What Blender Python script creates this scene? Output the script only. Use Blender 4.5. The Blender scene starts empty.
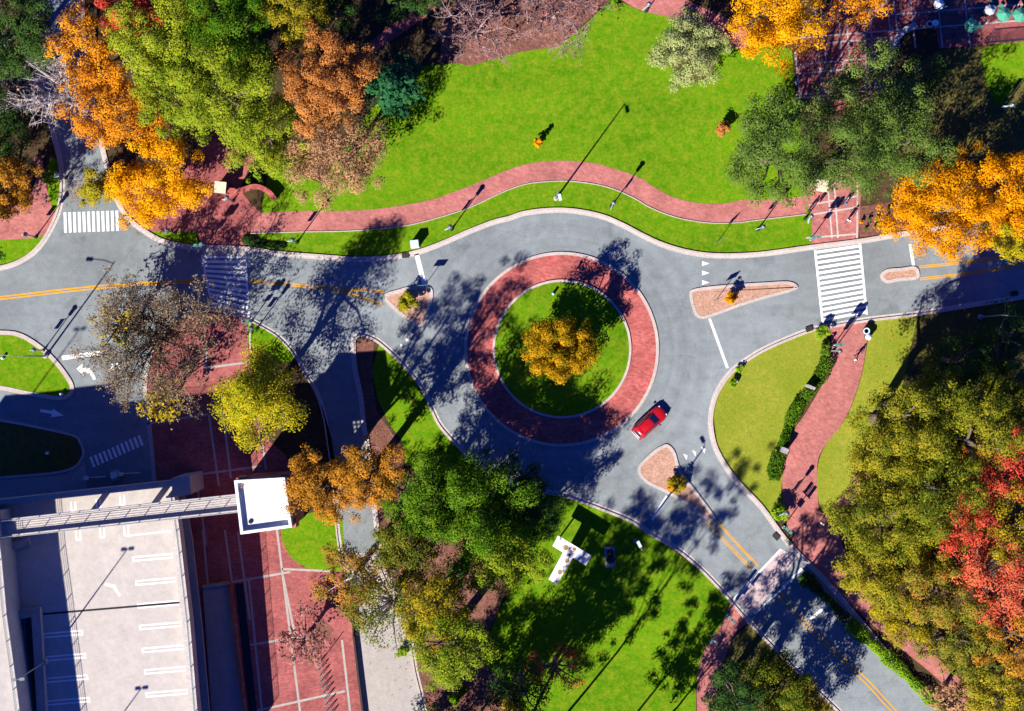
import bpy, bmesh, math, random
import numpy as np
from mathutils import Vector, Matrix
random.seed(7)
RNG = np.random.default_rng(7)
S = 0.12                      # metres per photo pixel on the ground
H = 216.0                     # camera height
SUN_EL = math.radians(36.5)
SH = (0.588, 0.809)           # ground direction shadows fall (x right, y up the picture)
sc = bpy.context.scene
COL = sc.collection

def P(px, py, z=0.0):         # a point at height z seen at a photo position
    k = S * (H - z) / H
    return Vector(((px - 512) * k, (355.5 - py) * k, z))
def W(pts, z=0.0): return [P(p[0], p[1], z) for p in pts]

# ------------------------------------------------------------------ materials
MATS = {}
def new_mat(name):
    m = bpy.data.materials.new(name); m.use_nodes = True
    nt = m.node_tree; nt.nodes.clear()
    out = nt.nodes.new('ShaderNodeOutputMaterial')
    MATS[name] = m
    return m, nt, out
def nd(nt, t, **kw):
    n = nt.nodes.new(t)
    for k, v in kw.items():
        if hasattr(n, k): setattr(n, k, v)
        else: n.inputs[k].default_value = v
    return n
def ramp(nt, fac, stops, interp='LINEAR'):
    r = nt.nodes.new('ShaderNodeValToRGB'); e = r.color_ramp.elements
    r.color_ramp.interpolation = interp
    while len(e) < len(stops): e.new(0.5)
    for i, (p, c) in enumerate(stops): e[i].position = p; e[i].color = (*c, 1)
    nt.links.new(fac, r.inputs[0]); return r
def coords(nt, scale=None):
    t = nt.nodes.new('ShaderNodeNewGeometry'); o = t.outputs['Position']
    if scale:
        mp = nd(nt, 'ShaderNodeMapping'); mp.inputs['Scale'].default_value = scale
        nt.links.new(o, mp.inputs[0]); o = mp.outputs[0]
    return o
def noise(nt, vec, scale, detail=4, rough=.6):
    n = nd(nt, 'ShaderNodeTexNoise'); n.inputs['Scale'].default_value = scale
    n.inputs['Detail'].default_value = detail; n.inputs['Roughness'].default_value = rough
    nt.links.new(vec, n.inputs['Vector']); return n.outputs['Fac']
def mix(nt, fac, a, b, mode='MIX'):
    m = nt.nodes.new('ShaderNodeMix'); m.data_type = 'RGBA'; m.blend_type = mode
    for sock, v in ((m.inputs[0], fac), (m.inputs[6], a), (m.inputs[7], b)):
        if isinstance(v, (int, float)): sock.default_value = v
        elif isinstance(v, tuple): sock.default_value = (*v, 1)
        else: nt.links.new(v, sock)
    return m.outputs[2]
def finish(nt, out, color, rough=.9, bump=None, dist=.02, metal=0, spec=.2):
    b = nt.nodes.new('ShaderNodeBsdfPrincipled')
    if isinstance(color, tuple): b.inputs['Base Color'].default_value = (*color, 1)
    else: nt.links.new(color, b.inputs['Base Color'])
    b.inputs['Roughness'].default_value = rough; b.inputs['Metallic'].default_value = metal
    b.inputs['Specular IOR Level'].default_value = spec
    if bump is not None:
        bp = nd(nt, 'ShaderNodeBump'); bp.inputs['Strength'].default_value = .6; bp.inputs['Distance'].default_value = dist
        nt.links.new(bump, bp.inputs['Height']); nt.links.new(bp.outputs[0], b.inputs['Normal'])
    nt.links.new(b.outputs[0], out.inputs[0]); return b
def simple(name, c, rough=.6, metal=0, var=.18, scale=3, spec=.3):
    m, nt, out = new_mat(name)
    f = noise(nt, coords(nt), scale, 5)
    lo = tuple(x * (1 - var) for x in c); hi = tuple(min(1, x * (1 + var)) for x in c)
    r = ramp(nt, f, [(.3, lo), (.7, hi)])
    finish(nt, out, r.outputs[0], rough, None, metal=metal, spec=spec); return m
def two_scale(name, a, b, c, big, small, bump=.03, rough=.95, spec=.1, stretch=None, fine=.25):
    """a/b patches at a large scale, speckled with c at a small one"""
    m, nt, out = new_mat(name); v = coords(nt)
    f1 = noise(nt, coords(nt, stretch) if stretch else v, big, 6, .65); f2 = noise(nt, v, small, 5, .75)
    r1 = ramp(nt, f1, [(.32, a), (.68, b)])
    r2 = ramp(nt, f2, [(.38, (0, 0, 0)), (.72, (1, 1, 1))])
    k = mix(nt, r2.outputs[0], r1.outputs[0], c)
    f3 = noise(nt, v, small * 3.1, 3, .8)
    r3 = ramp(nt, f3, [(.3, (1-fine,)*3), (.7, (1+fine*.85,)*3)])
    k = mix(nt, 1.0, k, r3.outputs[0], 'MULTIPLY')
    finish(nt, out, k, rough, f2, bump, spec=spec); return m
def asphalt(name, base, tint=1.0):
    m, nt, out = new_mat(name); v = coords(nt)
    f1 = noise(nt, v, .055, 5, .6); f2 = noise(nt, v, .9, 6, .7); f3 = noise(nt, v, 9, 3, .8)
    f4 = noise(nt, coords(nt, (.16, 1.1, 1)), .6, 4, .6)
    d = tuple(x * .80 for x in base); l = tuple(x * 1.16 for x in base)
    k = ramp(nt, f1, [(.35, d), (.65, l)]).outputs[0]
    for f, a, b in ((f2, .86, 1.12), (f3, .84, 1.16), (f4, .93, 1.06)):
        k = mix(nt, 1.0, k, ramp(nt, f, [(.3, (a,)*3), (.7, (b,)*3)]).outputs[0], 'MULTIPLY')
    ct = nd(nt, 'ShaderNodeVectorMath', operation='SUBTRACT'); ct.inputs[1].default_value = (6.0, .78, 0); nt.links.new(v, ct.inputs[0])
    ln = nd(nt, 'ShaderNodeVectorMath', operation='LENGTH'); nt.links.new(ct.outputs[0], ln.inputs[0])
    rn = nd(nt, 'ShaderNodeTexNoise', noise_dimensions='1D'); rn.inputs['Scale'].default_value = .85; rn.inputs['Detail'].default_value = 3; nt.links.new(ln.outputs['Value'], rn.inputs['W'])
    tw_ = ramp(nt, rn.outputs['Fac'], [(.38, (.89,)*3), (.6, (1.04,)*3)]).outputs[0]
    mr = nd(nt, 'ShaderNodeMapRange'); mr.inputs[1].default_value = 15; mr.inputs[2].default_value = 22; mr.inputs[3].default_value = .8; mr.inputs[4].default_value = 0; nt.links.new(ln.outputs['Value'], mr.inputs[0])
    k = mix(nt, 1.0, k, mix(nt, mr.outputs[0], (1,1,1), tw_), 'MULTIPLY')
    f5 = noise(nt, v, .28, 3, .5); k = mix(nt, 1.0, k, ramp(nt, f5, [(.60, (1,)*3), (.66, (.86,)*3)]).outputs[0], 'MULTIPLY')
    # thin sealed cracks
    w = nd(nt, 'ShaderNodeTexVoronoi', feature='DISTANCE_TO_EDGE'); w.inputs['Scale'].default_value = .1
    nw = nd(nt, 'ShaderNodeTexNoise'); nw.inputs['Scale'].default_value = .35; nw.inputs['Detail'].default_value = 6
    nt.links.new(v, nw.inputs['Vector'])
    va = nd(nt, 'ShaderNodeVectorMath', operation='MULTIPLY_ADD'); va.inputs[1].default_value = (5, 5, 0)
    nt.links.new(nw.outputs['Color'], va.inputs[0]); nt.links.new(v, va.inputs[2]); nt.links.new(va.outputs[0], w.inputs['Vector'])
    k = mix(nt, ramp(nt, w.outputs['Distance'], [(.0, (.35,)*3), (.008, (0,)*3)]).outputs[0], k, tuple(x*.45 for x in base))
    finish(nt, out, k, .92, f3, .01, spec=.15); return m
def brick(name, c1, c2, mortar, rot=0.0, sc_=1.0, var=.35):
    m, nt, out = new_mat(name)
    g = nt.nodes.new('ShaderNodeNewGeometry')
    mp = nd(nt, 'ShaderNodeMapping'); mp.inputs['Rotation'].default_value = (0, 0, rot)
    nt.links.new(g.outputs['Position'], mp.inputs[0])
    b = nd(nt, 'ShaderNodeTexBrick'); b.inputs['Scale'].default_value = sc_
    b.inputs['Brick Width'].default_value = .42; b.inputs['Row Height'].default_value = .21
    b.inputs['Mortar Size'].default_value = .012; b.inputs['Bias'].default_value = 0
    b.inputs['Color1'].default_value = (*c1, 1); b.inputs['Color2'].default_value = (*c2, 1); b.inputs['Mortar'].default_value = (*mortar, 1)
    nt.links.new(mp.outputs[0], b.inputs['Vector'])
    f = noise(nt, g.outputs['Position'], .35, 6, .7); f2 = noise(nt, g.outputs['Position'], 2.6, 4, .8)
    k = mix(nt, 1.0, b.outputs['Color'], ramp(nt, f, [(.3, (1-var,)*3), (.7, (1+var*.8,)*3)]).outputs[0], 'MULTIPLY')
    k = mix(nt, 1.0, k, ramp(nt, f2, [(.3, (.82,)*3), (.7, (1.18, 1.2, 1.22))]).outputs[0], 'MULTIPLY')
    finish(nt, out, k, .9, f2, .008, spec=.12); return m
def worn_paint(name, c, wear=.45, under=(.2, .2, .2)):
    m, nt, out = new_mat(name); v = coords(nt)
    f = noise(nt, v, 3.2, 7, .8)
    k = ramp(nt, f, [(wear - .12, under), (wear, c)]).outputs[0]
    f2 = noise(nt, v, .8, 4); k = mix(nt, 1.0, k, ramp(nt, f2, [(.3, (.86,)*3), (.7, (1.08,)*3)]).outputs[0], 'MULTIPLY')
    finish(nt, out, k, .8, None, spec=.2); return m
def leafmat(name, stops, trans=.22, hue_noise=.6):
    m, nt, out = new_mat(name); g = nt.nodes.new('ShaderNodeNewGeometry')
    f = noise(nt, g.outputs['Position'], hue_noise, 4, .6)
    # the leaf's own random value shifted by a slow change over the tree
    a = nd(nt, 'ShaderNodeMath', operation='MULTIPLY_ADD'); a.inputs[1].default_value = .30
    nt.links.new(g.outputs['Random Per Island'], a.inputs[0])
    mf = nd(nt, 'ShaderNodeMapRange'); mf.inputs[1].default_value = .28; mf.inputs[2].default_value = .72; mf.inputs[3].default_value = 0; mf.inputs[4].default_value = .52
    nt.links.new(f, mf.inputs[0]); nt.links.new(mf.outputs[0], a.inputs[2])
    oi = nt.nodes.new('ShaderNodeObjectInfo'); ob = nd(nt, 'ShaderNodeMath', operation='MULTIPLY_ADD'); ob.inputs[1].default_value = .3; ob.inputs[2].default_value = -.1
    nt.links.new(oi.outputs['Random'], ob.inputs[0]); ad = nd(nt, 'ShaderNodeMath', operation='ADD')
    nt.links.new(ob.outputs[0], ad.inputs[0]); nt.links.new(a.outputs[0], ad.inputs[1])
    r = ramp(nt, ad.outputs[0], stops)
    d = nt.nodes.new('ShaderNodeBsdfDiffuse'); t = nt.nodes.new('ShaderNodeBsdfTranslucent'); mx = nt.nodes.new('ShaderNodeMixShader')
    nt.links.new(r.outputs[0], d.inputs[0]); nt.links.new(r.outputs[0], t.inputs[0])
    mx.inputs[0].default_value = trans
    nt.links.new(d.outputs[0], mx.inputs[1]); nt.links.new(t.outputs[0], mx.inputs[2])
    nt.links.new(mx.outputs[0], out.inputs[0]); return m

two_scale('grass', (.042, .145, .003), (.100, .25, .004), (.18, .24, .012), .085, .9, .05, fine=.28, spec=0, stretch=(.55, 1.5, 1))
two_scale('dry_grass', (.18, .215, .016), (.30, .28, .04), (.15, .215, .016), .14, 1.2, .05, spec=0)
two_scale('shade_toned_grass', (.055, .075, .015), (.12, .12, .02), (.11, .065, .03), .16, .9, .06)  # grass with brown flecks and tree shade put into its darker colour
two_scale('mulch', (.17, .075, .055), (.27, .125, .095), (.07, .03, .022), .3, 2.2, .06)
two_scale('chip_mulch', (.42, .25, .18), (.55, .34, .25), (.25, .13, .09), .6, 3.5, .05)
two_scale('soil', (.022, .026, .012), (.06, .045, .022), (.10, .05, .025), .12, 1.3, .08)
asphalt('asphalt', (.20, .226, .236)); asphalt('dark_asphalt', (.11, .12, .14))
two_scale('kerb_stone', (.42, .35, .32), (.55, .46, .42), (.36, .31, .29), .3, 3, .01)
two_scale('concrete', (.33, .305, .285), (.42, .385, .36), (.31, .285, .27), .25, 1.2, .008, stretch=(1, .4, 1), fine=.1)
two_scale('deck_concrete', (.40, .365, .34), (.48, .44, .41), (.37, .335, .31), .16, .7, .006, stretch=(1, .16, 1), fine=.07)
two_scale('wall_concrete', (.30, .285, .28), (.40, .38, .365), (.26, .25, .25), .5, 2, .006)
two_scale('pale_concrete', (.43, .39, .365), (.52, .47, .44), (.38, .35, .335), .3, 2, .006)
brick('path_brick', (.33, .103, .090), (.42, .15, .135), (.34, .17, .15), .4, 1, .28)
brick('ring_brick', (.35, .066, .062), (.43, .13, .11), (.32, .115, .10), .2)
brick('plaza_brick', (.26, .065, .066), (.34, .105, .095), (.25, .105, .10), -.12)
brick('wall_brick', (.26, .07, .045), (.34, .11, .07), (.34, .25, .2), 0)
brick('pale_paving', (.45, .345, .345), (.52, .40, .39), (.42, .34, .34), .85, 1, .15)
worn_paint('white_paint', (.74, .74, .72), .40); worn_paint('fresh_white', (.82, .82, .80), .30)
worn_paint('yellow_paint', (.62, .30, .02), .40)
simple('white_metal', (.72, .74, .74), .4); simple('grey_metal', (.20, .24, .25), .4, .5)
simple('teal_metal', (.06, .22, .20), .45); simple('black_metal', (.012, .012, .014), .4)
simple('dark_pole', (.035, .045, .05), .4, .3); simple('bright_head', (.50, .66, .68), .35)
simple('bark', (.12, .085, .06), .95, var=.4, scale=6); simple('pale_bark', (.42, .37, .36), .95, var=.3, scale=5); simple('pink_bark', (.30, .20, .19), .95, var=.35, scale=5)
simple('roof_white', (.60, .63, .60), .7, var=.06, scale=.6); simple('iron', (.03, .022, .02), .7)
simple('red_paint', (.42, .006, .012), .3, var=.05, spec=.5); simple('glass', (.012, .03, .07), .06, var=.1, spec=.8)
simple('rubber', (.015, .015, .016), .85); simple('alloy', (.45, .46, .48), .3, .8); simple('black_trim', (.012, .012, .013), .45)
simple('lamp_lens', (.75, .75, .78), .15); simple('tail_lens', (.4, .01, .01), .2)
simple('granite', (.30, .27, .30), .8, var=.3); simple('dark_bronze', (.03, .022, .03), .4, .6)
simple('cream_stone', (.60, .50, .38), .85, var=.12); simple('stained_white', (.80, .77, .76), .7, var=.04)
simple('rust_stain', (.30, .19, .10), .9, var=.5, scale=4)
simple('green_canvas', (.055, .26, .17), .85); simple('white_canvas', (.70, .70, .70), .85); simple('grey_canvas', (.36, .36, .42), .85)
simple('skin', (.45, .26, .18), .6); simple('skin_dark', (.14, .07, .045), .6)
for n, c in (('shirt_white', (.78, .78, .78)), ('shirt_blue', (.05, .14, .42)), ('shirt_red', (.5, .05, .05)), ('shirt_grey', (.25, .26, .28)), ('shirt_black', (.02, .02, .025)), ('trousers_blue', (.04, .06, .13)), ('trousers_black', (.018, .018, .02)), ('trousers_tan', (.35, .26, .17)), ('hair_dark', (.02, .014, .01)), ('hair_fair', (.30, .18, .07)), ('shoe', (.06, .06, .06))):
    simple(n, c, .85, var=.12)

LEAF = {
 'orange': leafmat('leaf_orange', [(0, (.42, .12, .01)), (.35, (.62, .23, .012)), (.7, (.68, .31, .02)), (1, (.50, .31, .03))]),
 'amber': leafmat('leaf_amber', [(0, (.42, .13, .004)), (.35, (.66, .26, .004)), (.7, (.74, .36, .006)), (.9, (.50, .36, .012)), (1, (.24, .24, .012))]),
 'bronze': leafmat('leaf_bronze', [(0, (.22, .07, .02)), (.4, (.40, .15, .035)), (.75, (.52, .22, .06)), (1, (.30, .16, .05))]),
 'rust': leafmat('leaf_rust', [(0, (.10, .09, .012)), (.3, (.26, .13, .015)), (.6, (.48, .20, .02)), (1, (.60, .30, .03))], hue_noise=.9),
 'autumn': leafmat('leaf_autumn', [(0, (.026, .056, .007)), (.30, (.095, .13, .010)), (.53, (.25, .23, .016)), (.85, (.42, .31, .018)), (1, (.48, .22, .03))], hue_noise=.8),
 'drab': leafmat('leaf_drab', [(0, (.17, .12, .08)), (.5, (.27, .20, .12)), (.8, (.34, .25, .13)), (1, (.36, .30, .10))]),
 'ember': leafmat('leaf_ember', [(0, (.05, .09, .006)), (.25, (.22, .15, .006)), (.5, (.50, .25, .008)), (1, (.58, .34, .012))], hue_noise=1.1),
 'tan': leafmat('leaf_tan', [(0, (.26, .13, .07)), (.5, (.40, .22, .11)), (1, (.46, .28, .15))]),
 'green': leafmat('leaf_green', [(0, (.08, .13, .008)), (.35, (.16, .23, .012)), (.7, (.29, .33, .02)), (.93, (.40, .38, .03)), (1, (.5, .22, .02))]),
 'meadow': leafmat('leaf_meadow', [(0, (.025, .075, .005)), (.4, (.07, .16, .008)), (.75, (.17, .27, .016)), (1, (.30, .31, .03))]),
 'oak': leafmat('leaf_oak', [(0, (.045, .085, .014)), (.4, (.10, .165, .028)), (.75, (.18, .25, .05)), (1, (.27, .32, .09))]),
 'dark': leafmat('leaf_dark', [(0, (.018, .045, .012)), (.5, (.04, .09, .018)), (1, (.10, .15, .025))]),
 'magnolia': leafmat('leaf_magnolia', [(0, (.010, .06, .025)), (.5, (.025, .11, .04)), (.92, (.05, .17, .05)), (1, (.18, .3, .08))]),
 'olive': leafmat('leaf_olive', [(0, (.12, .11, .010)), (.35, (.24, .20, .012)), (.7, (.42, .31, .015)), (1, (.52, .30, .02))]),
 'gold': leafmat('leaf_gold', [(0, (.07, .12, .006)), (.35, (.22, .24, .010)), (.65, (.46, .37, .013)), (1, (.64, .40, .016))]),
 'red': leafmat('leaf_red', [(0, (.28, .03, .02)), (.35, (.54, .065, .035)), (.65, (.62, .13, .06)), (.85, (.5, .26, .05)), (1, (.26, .24, .03))], hue_noise=.8),
 'mixed': leafmat('leaf_mixed', [(0, (.03, .06, .008)), (.3, (.10, .13, .012)), (.55, (.26, .21, .025)), (.75, (.48, .16, .04)), (1, (.50, .08, .06))], hue_noise=.8),
 'pale': leafmat('leaf_pale', [(0, (.16, .19, .06)), (.5, (.32, .36, .13)), (1, (.46, .48, .22))]),
 'plum': leafmat('leaf_plum', [(0, (.22, .08, .07)), (.5, (.36, .15, .13)), (1, (.45, .24, .2))]),
 'hedge': leafmat('leaf_hedge', [(0, (.03, .08, .006)), (.5, (.07, .15, .010)), (1, (.16, .22, .02))]),
 'lime': leafmat('leaf_lime', [(0, (.09, .19, .008)), (.5, (.18, .32, .012)), (1, (.34, .40, .02))]),
}

# ------------------------------------------------------------------ object helpers
def tag(o, label=None, cat=None, group=None, kind=None):
    if label: o['label'] = label
    if cat: o['category'] = cat
    if group: o['group'] = group
    if kind: o['kind'] = kind
    return o
def link(name, me, mat=None, parent=None):
    o = bpy.data.objects.new(name, me); COL.objects.link(o)
    if mat is not None and me is not None: me.materials.append(MATS[mat] if isinstance(mat, str) else mat)
    if parent: o.parent = parent
    return o
def empty(name, loc, label, cat, group=None, rz=0):
    o = bpy.data.objects.new(name, None); COL.objects.link(o); o.location = loc; o.rotation_euler = (0, 0, rz)
    o.empty_display_size = .3
    return tag(o, label, cat, group)
def copy_tree(o, parent=None):
    c = o.copy(); COL.objects.link(c)
    if parent: c.parent = parent
    for ch in list(o.children): copy_tree(ch, c)
    return c
class MB:
    """collects shapes, links them as ONE mesh"""
    def __init__(s): s.v = []; s.f = []
    def add(s, vs, fs):
        b = len(s.v); s.v += [tuple(v) for v in vs]; s.f += [tuple(i + b for i in f) for f in fs]; return s
    def box(s, c, d, rz=0, rot=None):
        x, y, z = d[0]/2, d[1]/2, d[2]/2
        M = rot if rot is not None else Matrix.Rotation(rz, 3, 'Z')
        vs = [Vector(c) + M @ Vector(q) for q in ((-x,-y,-z),(x,-y,-z),(x,y,-z),(-x,y,-z),(-x,-y,z),(x,-y,z),(x,y,z),(-x,y,z))]
        return s.add(vs, [(3,2,1,0),(4,5,6,7),(0,1,5,4),(1,2,6,5),(2,3,7,6),(3,0,4,7)])
    def bar(s, a, b, w, h):
        a, b = Vector(a), Vector(b); d = b - a; L = d.length
        q = d.to_track_quat('X', 'Z').to_matrix()
        return s.box((a + b)/2, (L, w, h), rot=q)
    def tube(s, pts, rad, n=8, cap=True):
        pts = [Vector(p) for p in pts]; rad = rad if isinstance(rad, (list, tuple)) else [rad]*len(pts)
        b = len(s.v)
        for i, p in enumerate(pts):
            d = (pts[min(i+1, len(pts)-1)] - pts[max(i-1, 0)])
            if d.length < 1e-6: d = Vector((0,0,1))
            d.normalize(); u = d.cross(Vector((.31,.93,.17))).normalized(); w = d.cross(u)
            for k in range(n):
                a = 2*math.pi*k/n; s.v.append(tuple(p + (u*math.cos(a) + w*math.sin(a))*rad[i]))
        for i in range(len(pts)-1):
            for k in range(n):
                s.f.append((b+i*n+k, b+i*n+(k+1)%n, b+(i+1)*n+(k+1)%n, b+(i+1)*n+k))
        if cap:
            s.f.append(tuple(b+k for k in range(n))[::-1]); s.f.append(tuple(b+(len(pts)-1)*n+k for k in range(n)))
        return s
    def lathe(s, prof, c=(0,0,0), n=16):
        b = len(s.v); c = Vector(c)
        for r, z in prof:
            for k in range(n):
                a = 2*math.pi*k/n; s.v.append((c.x + r*math.cos(a), c.y + r*math.sin(a), c.z + z))
        for i in range(len(prof)-1):
            for k in range(n): s.f.append((b+i*n+k, b+i*n+(k+1)%n, b+(i+1)*n+(k+1)%n, b+(i+1)*n+k))
        if prof[0][0] > 1e-4: s.f.append(tuple(b+k for k in range(n))[::-1])
        if prof[-1][0] > 1e-4: s.f.append(tuple(b+(len(prof)-1)*n+k for k in range(n)))
        return s
    def prism(s, base, z0, z1):
        """base: list of xy, counter-clockwise or not"""
        n = len(base); vs = [(p[0], p[1], z0) for p in base] + [(p[0], p[1], z1) for p in base]
        ar = sum(base[i][0]*base[(i+1)%n][1] - base[(i+1)%n][0]*base[i][1] for i in range(n))
        up = tuple(range(n, 2*n)); dn = tuple(range(n-1, -1, -1)); si = [(i, (i+1)%n, n+(i+1)%n, n+i) for i in range(n)]
        if ar < 0: up = up[::-1]; dn = dn[::-1]; si = [q[::-1] for q in si]
        return s.add(vs, [up, dn] + si)
    def sheet(s, pts):
        n = len(pts); ar = sum(pts[i][0]*pts[(i+1)%n][1] - pts[(i+1)%n][0]*pts[i][1] for i in range(n))
        return s.add(pts, [tuple(range(n)) if ar > 0 else tuple(range(n))[::-1]])
    def strip(s, pts, a, b, z0, z1, closed=False):
        """wall or kerb along a polyline; a, b are offsets to its left in metres"""
        n = len(pts); pts = [Vector((p[0], p[1])) for p in pts]; L = []
        for i in range(n):
            p0 = pts[i-1] if (i > 0 or closed) else pts[i]; p1 = pts[(i+1) % n] if (i < n-1 or closed) else pts[i]
            d1 = (pts[i]-p0); d2 = (p1-pts[i])
            d1 = d1.normalized() if d1.length > 1e-6 else d2.normalized(); d2 = d2.normalized() if d2.length > 1e-6 else d1
            t = (d1+d2); t = t.normalized() if t.length > 1e-3 else d1
            nrm = Vector((-t.y, t.x)); m = 1/max(.5, nrm.dot(Vector((-d1.y, d1.x)))); L.append((nrm, m))
        base = len(s.v)
        for (nrm, m), p in zip(L, pts):
            pa = p + nrm*a*m; pb = p + nrm*b*m
            s.v += [(pa.x, pa.y, z0), (pa.x, pa.y, z1), (pb.x, pb.y, z1), (pb.x, pb.y, z0)]
        k = 1 if b < a else -1
        for i in range(n if closed else n-1):
            q = base + 4*i; r = base + 4*((i+1) % n)
            for f in ((q, r, r+1, q+1), (q+1, r+1, r+2, q+2), (q+2, r+2, r+3, q+3)): s.f.append(f if k == 1 else f[::-1])
        if not closed:
            for q in (base, base+4*(n-1)): s.f.append((q, q+1, q+2, q+3))
        return s
    def mesh(s, name, smooth=False):
        me = bpy.data.meshes.new(name); me.from_pydata(s.v, [], s.f)
        if smooth: me.polygons.foreach_set('use_smooth', [True]*len(me.polygons))
        me.update(); return me
    def build(s, name, mat, parent=None, smooth=False): return link(name, s.mesh(name, smooth), mat, parent)
def spl(pts, n=6, closed=False):
    pts = [Vector((p[0], p[1])) for p in pts]; N = len(pts); out = []
    for i in range(N if closed else N-1):
        p0 = pts[(i-1) % N] if (closed or i > 0) else pts[0]*2 - pts[1]
        p1 = pts[i]; p2 = pts[(i+1) % N]
        p3 = pts[(i+2) % N] if (closed or i+2 < N) else pts[-1]*2 - pts[-2]
        for k in range(n):
            t = k/n; out.append(tuple(.5*((2*p1) + (p2-p0)*t + (2*p0-5*p1+4*p2-p3)*t*t + (3*p1-p0-3*p2+p3)*t**3)))
    if not closed: out.append(tuple(pts[-1]))
    return out
def struct(name, mb, mat): return tag(mb.build(name, mat), kind='structure')
def sheet(name, pts, z, mat): return struct(name, MB().sheet(W0(pts, z)), mat)
def W0(pts, z=0.0): return [((p[0]-512)*S, (355.5-p[1])*S, z) for p in pts]   # ground sheets: millimetres above zero
def circ(cx, cy, r, n=96): return [(cx + r*math.cos(2*math.pi*i/n), cy + r*math.sin(2*math.pi*i/n)) for i in range(n)]

# ------------------------------------------------------------------ ground, lawns, roads
g = MB().sheet([(-900,-900,0),(900,-900,0),(900,900,0),(-900,900,0)]); struct('ground', g, 'soil')

N_EDGE_W = [(-40,277),(0,271),(23,263),(41,249),(55,227),(63,205),(65,180),(61,152),(47,100),(40,50),(38,-40)]
N_EDGE = [(78,-40),(82,50),(90,100),(99,145),(108,180),(117,206),(127,221),(142,233),(162,244),(188,249.5),(203,250),(250,252),(275,256),(326,260),(357,262),(392,260),(418,255),(443,246),(468,235),(494,225),(510,221),(525,216),(551,213),(576,214),(602,219.5),(622,228),(642,238.5),(662,247.5),(688,255),(718,258.5),(760,257),(812,250),(860,244),(904,236.5),(960,228),(1060,212)]
E_EDGE = [(1060,288),(1024,294),(967,303),(916,311),(866,317),(822,324.5),(810,327),(789,335),(764,346),(744,358),(728.5,370.5),(716,388),(709.5,406),(708,426),(713,449),(726,472),(741,490),(760,510),(787,546),(827.5,587),(871,638),(906,678),(939,711),(985,758)]
SW_EDGE = [(888,758),(843,711),(802,671),(764,632.6),(746,613.5),(728.5,593),(703,566.5),(678,546),(652,531),(634.6,519),(614,510),(581,497.5),(563.5,492),(530,486),(510,480),(478.5,462),(461,444),(443,424),(433,403.5),(423,383),(407,364),(392,349),(377,337),(361,331.5),(352.5,336),(350.5,346),(352.5,370),(358,396),(361,424),(364,441),(369,480),(374.5,531),(378,556)]
SERV_W = [(344,556),(340,531),(336,480),(330,436),(326,413),(318.6,391),(308,373),(296,352),(280.5,335),(265,325),(248,316.5),(211,306),(195,309),(175,318),(157,335),(147,360),(143,390),(147,424),(152,475),(153,500)]
nw, ne, es, sw, sv = (spl(x) for x in (N_EDGE_W, N_EDGE, E_EDGE, SW_EDGE, SERV_W))
sheet('road', nw + ne + es + sw + sv + [(153,508),(-40,508)], .024, 'asphalt')

sheet('north_lawn', spl([(258,250),(300,255),(357,258),(400,255),(440,243),(490,222),(550,208),(600,214),(640,232),(690,250),(760,252),(812,246)]) + [(810,195),(806,165),(800,130),(795,96),(792,50),(765,40),(722,28),(690,20)] + [(640,10),(612,-2),(590,20),(562,44),(520,50),(470,62),(425,66),(372,108),(335,160),(325,185),(285,168),(268,175),(262,205)], .008, 'grass')
sheet('west_verge', [(-40,236),(0,240),(36,238),(47,234),(42,246),(23,260),(0,268),(-40,274)], .008, 'grass')
sheet('corner_verge', spl([(50,160),(60,165),(62,190),(60,205),(53,212),(48,195)], closed=True), .008, 'grass')
sheet('crossing_verge', [(138,228),(150,231),(196,232),(198,248),(170,244),(150,237)], .012, 'grass')
sheet('north_east_lawn', [(900,75),(939,50),(1060,38),(1060,215),(960,222),(900,210)], .008, 'shade_toned_grass')
sheet('sunny_corner_lawn', spl([(982,52),(1000,44),(1030,41),(1060,40),(1055,60),(1022,78),(1000,105),(990,92),(984,72)], closed=True), .012, 'grass')  # sunlit patch put in as a sheet of brighter grass
sheet('east_lawn', spl([(714,420),(714,395),(722,378),(745,360),(790,338),(826,328)]) + [(830,345),(824,380),(800,415),(786,450),(781,490),(785,505),(778,520)] + [(765,512),(735,478),(718,450)], .008, 'dry_grass')
sheet('path_side_lawn', [(868,322),(918,314),(910,350),(900,400),(880,430),(864,464),(845,495),(833,510)] + spl([(833,510),(826,513),(820,506),(817,488),(818,465),(826,444),(846,418),(861,378),(868,340)]), .012, 'dry_grass')
sheet('woodland_lawn', [(914,315),(1060,292),(1060,400),(900,420)], .008, 'shade_toned_grass')
sheet('south_lawn', [(380,341),(392,352),(407,367),(424,390),(436,412),(450,437),(478,466),(510,484),(563,496),(615,513),(652,535),(700,570),(732,604),(722,625),(704,653),(696,690),(696,780),(540,780),(520,700),(478,660),(500,610),(520,570),(470,520),(430,480),(405,462),(402,440),(390,425),(378,400),(372,370)], .008, 'grass')
sheet('south_corner_lawn', [(737,633),(754,622),(764,637),(802,675),(843,715),(880,760),(700,780),(716,711),(726,656)], .008, 'shade_toned_grass')
sheet('round_lawn', spl([(281,530),(296,519),(315,512),(340,516),(343,530),(344,556),(343,570),(322,571),(303,566),(288,553)], closed=True), .030, 'grass')
sheet('crossing_corner_lawn', spl([(249,320),(262,327),(279,338),(296,356),(280,362),(258,350),(248,342)], closed=True), .034, 'grass')
sheet('mulch_bed', [(355,345),(362,338),(374,342),(372,372),(376,410),(390,430),(402,448),(404,470),(432,490),(470,530),(500,580),(495,620),(478,655),(520,705),(535,790),(425,790),(418,670),(408,635),(380,570),(376,531),(368,470),(362,424),(357,380)], .012, 'mulch')
sheet('woodland_bed', [(442,20),(470,-10),(620,-10),(600,8),(560,46),(520,52),(470,66),(440,60)], .014, 'mulch')
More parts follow.
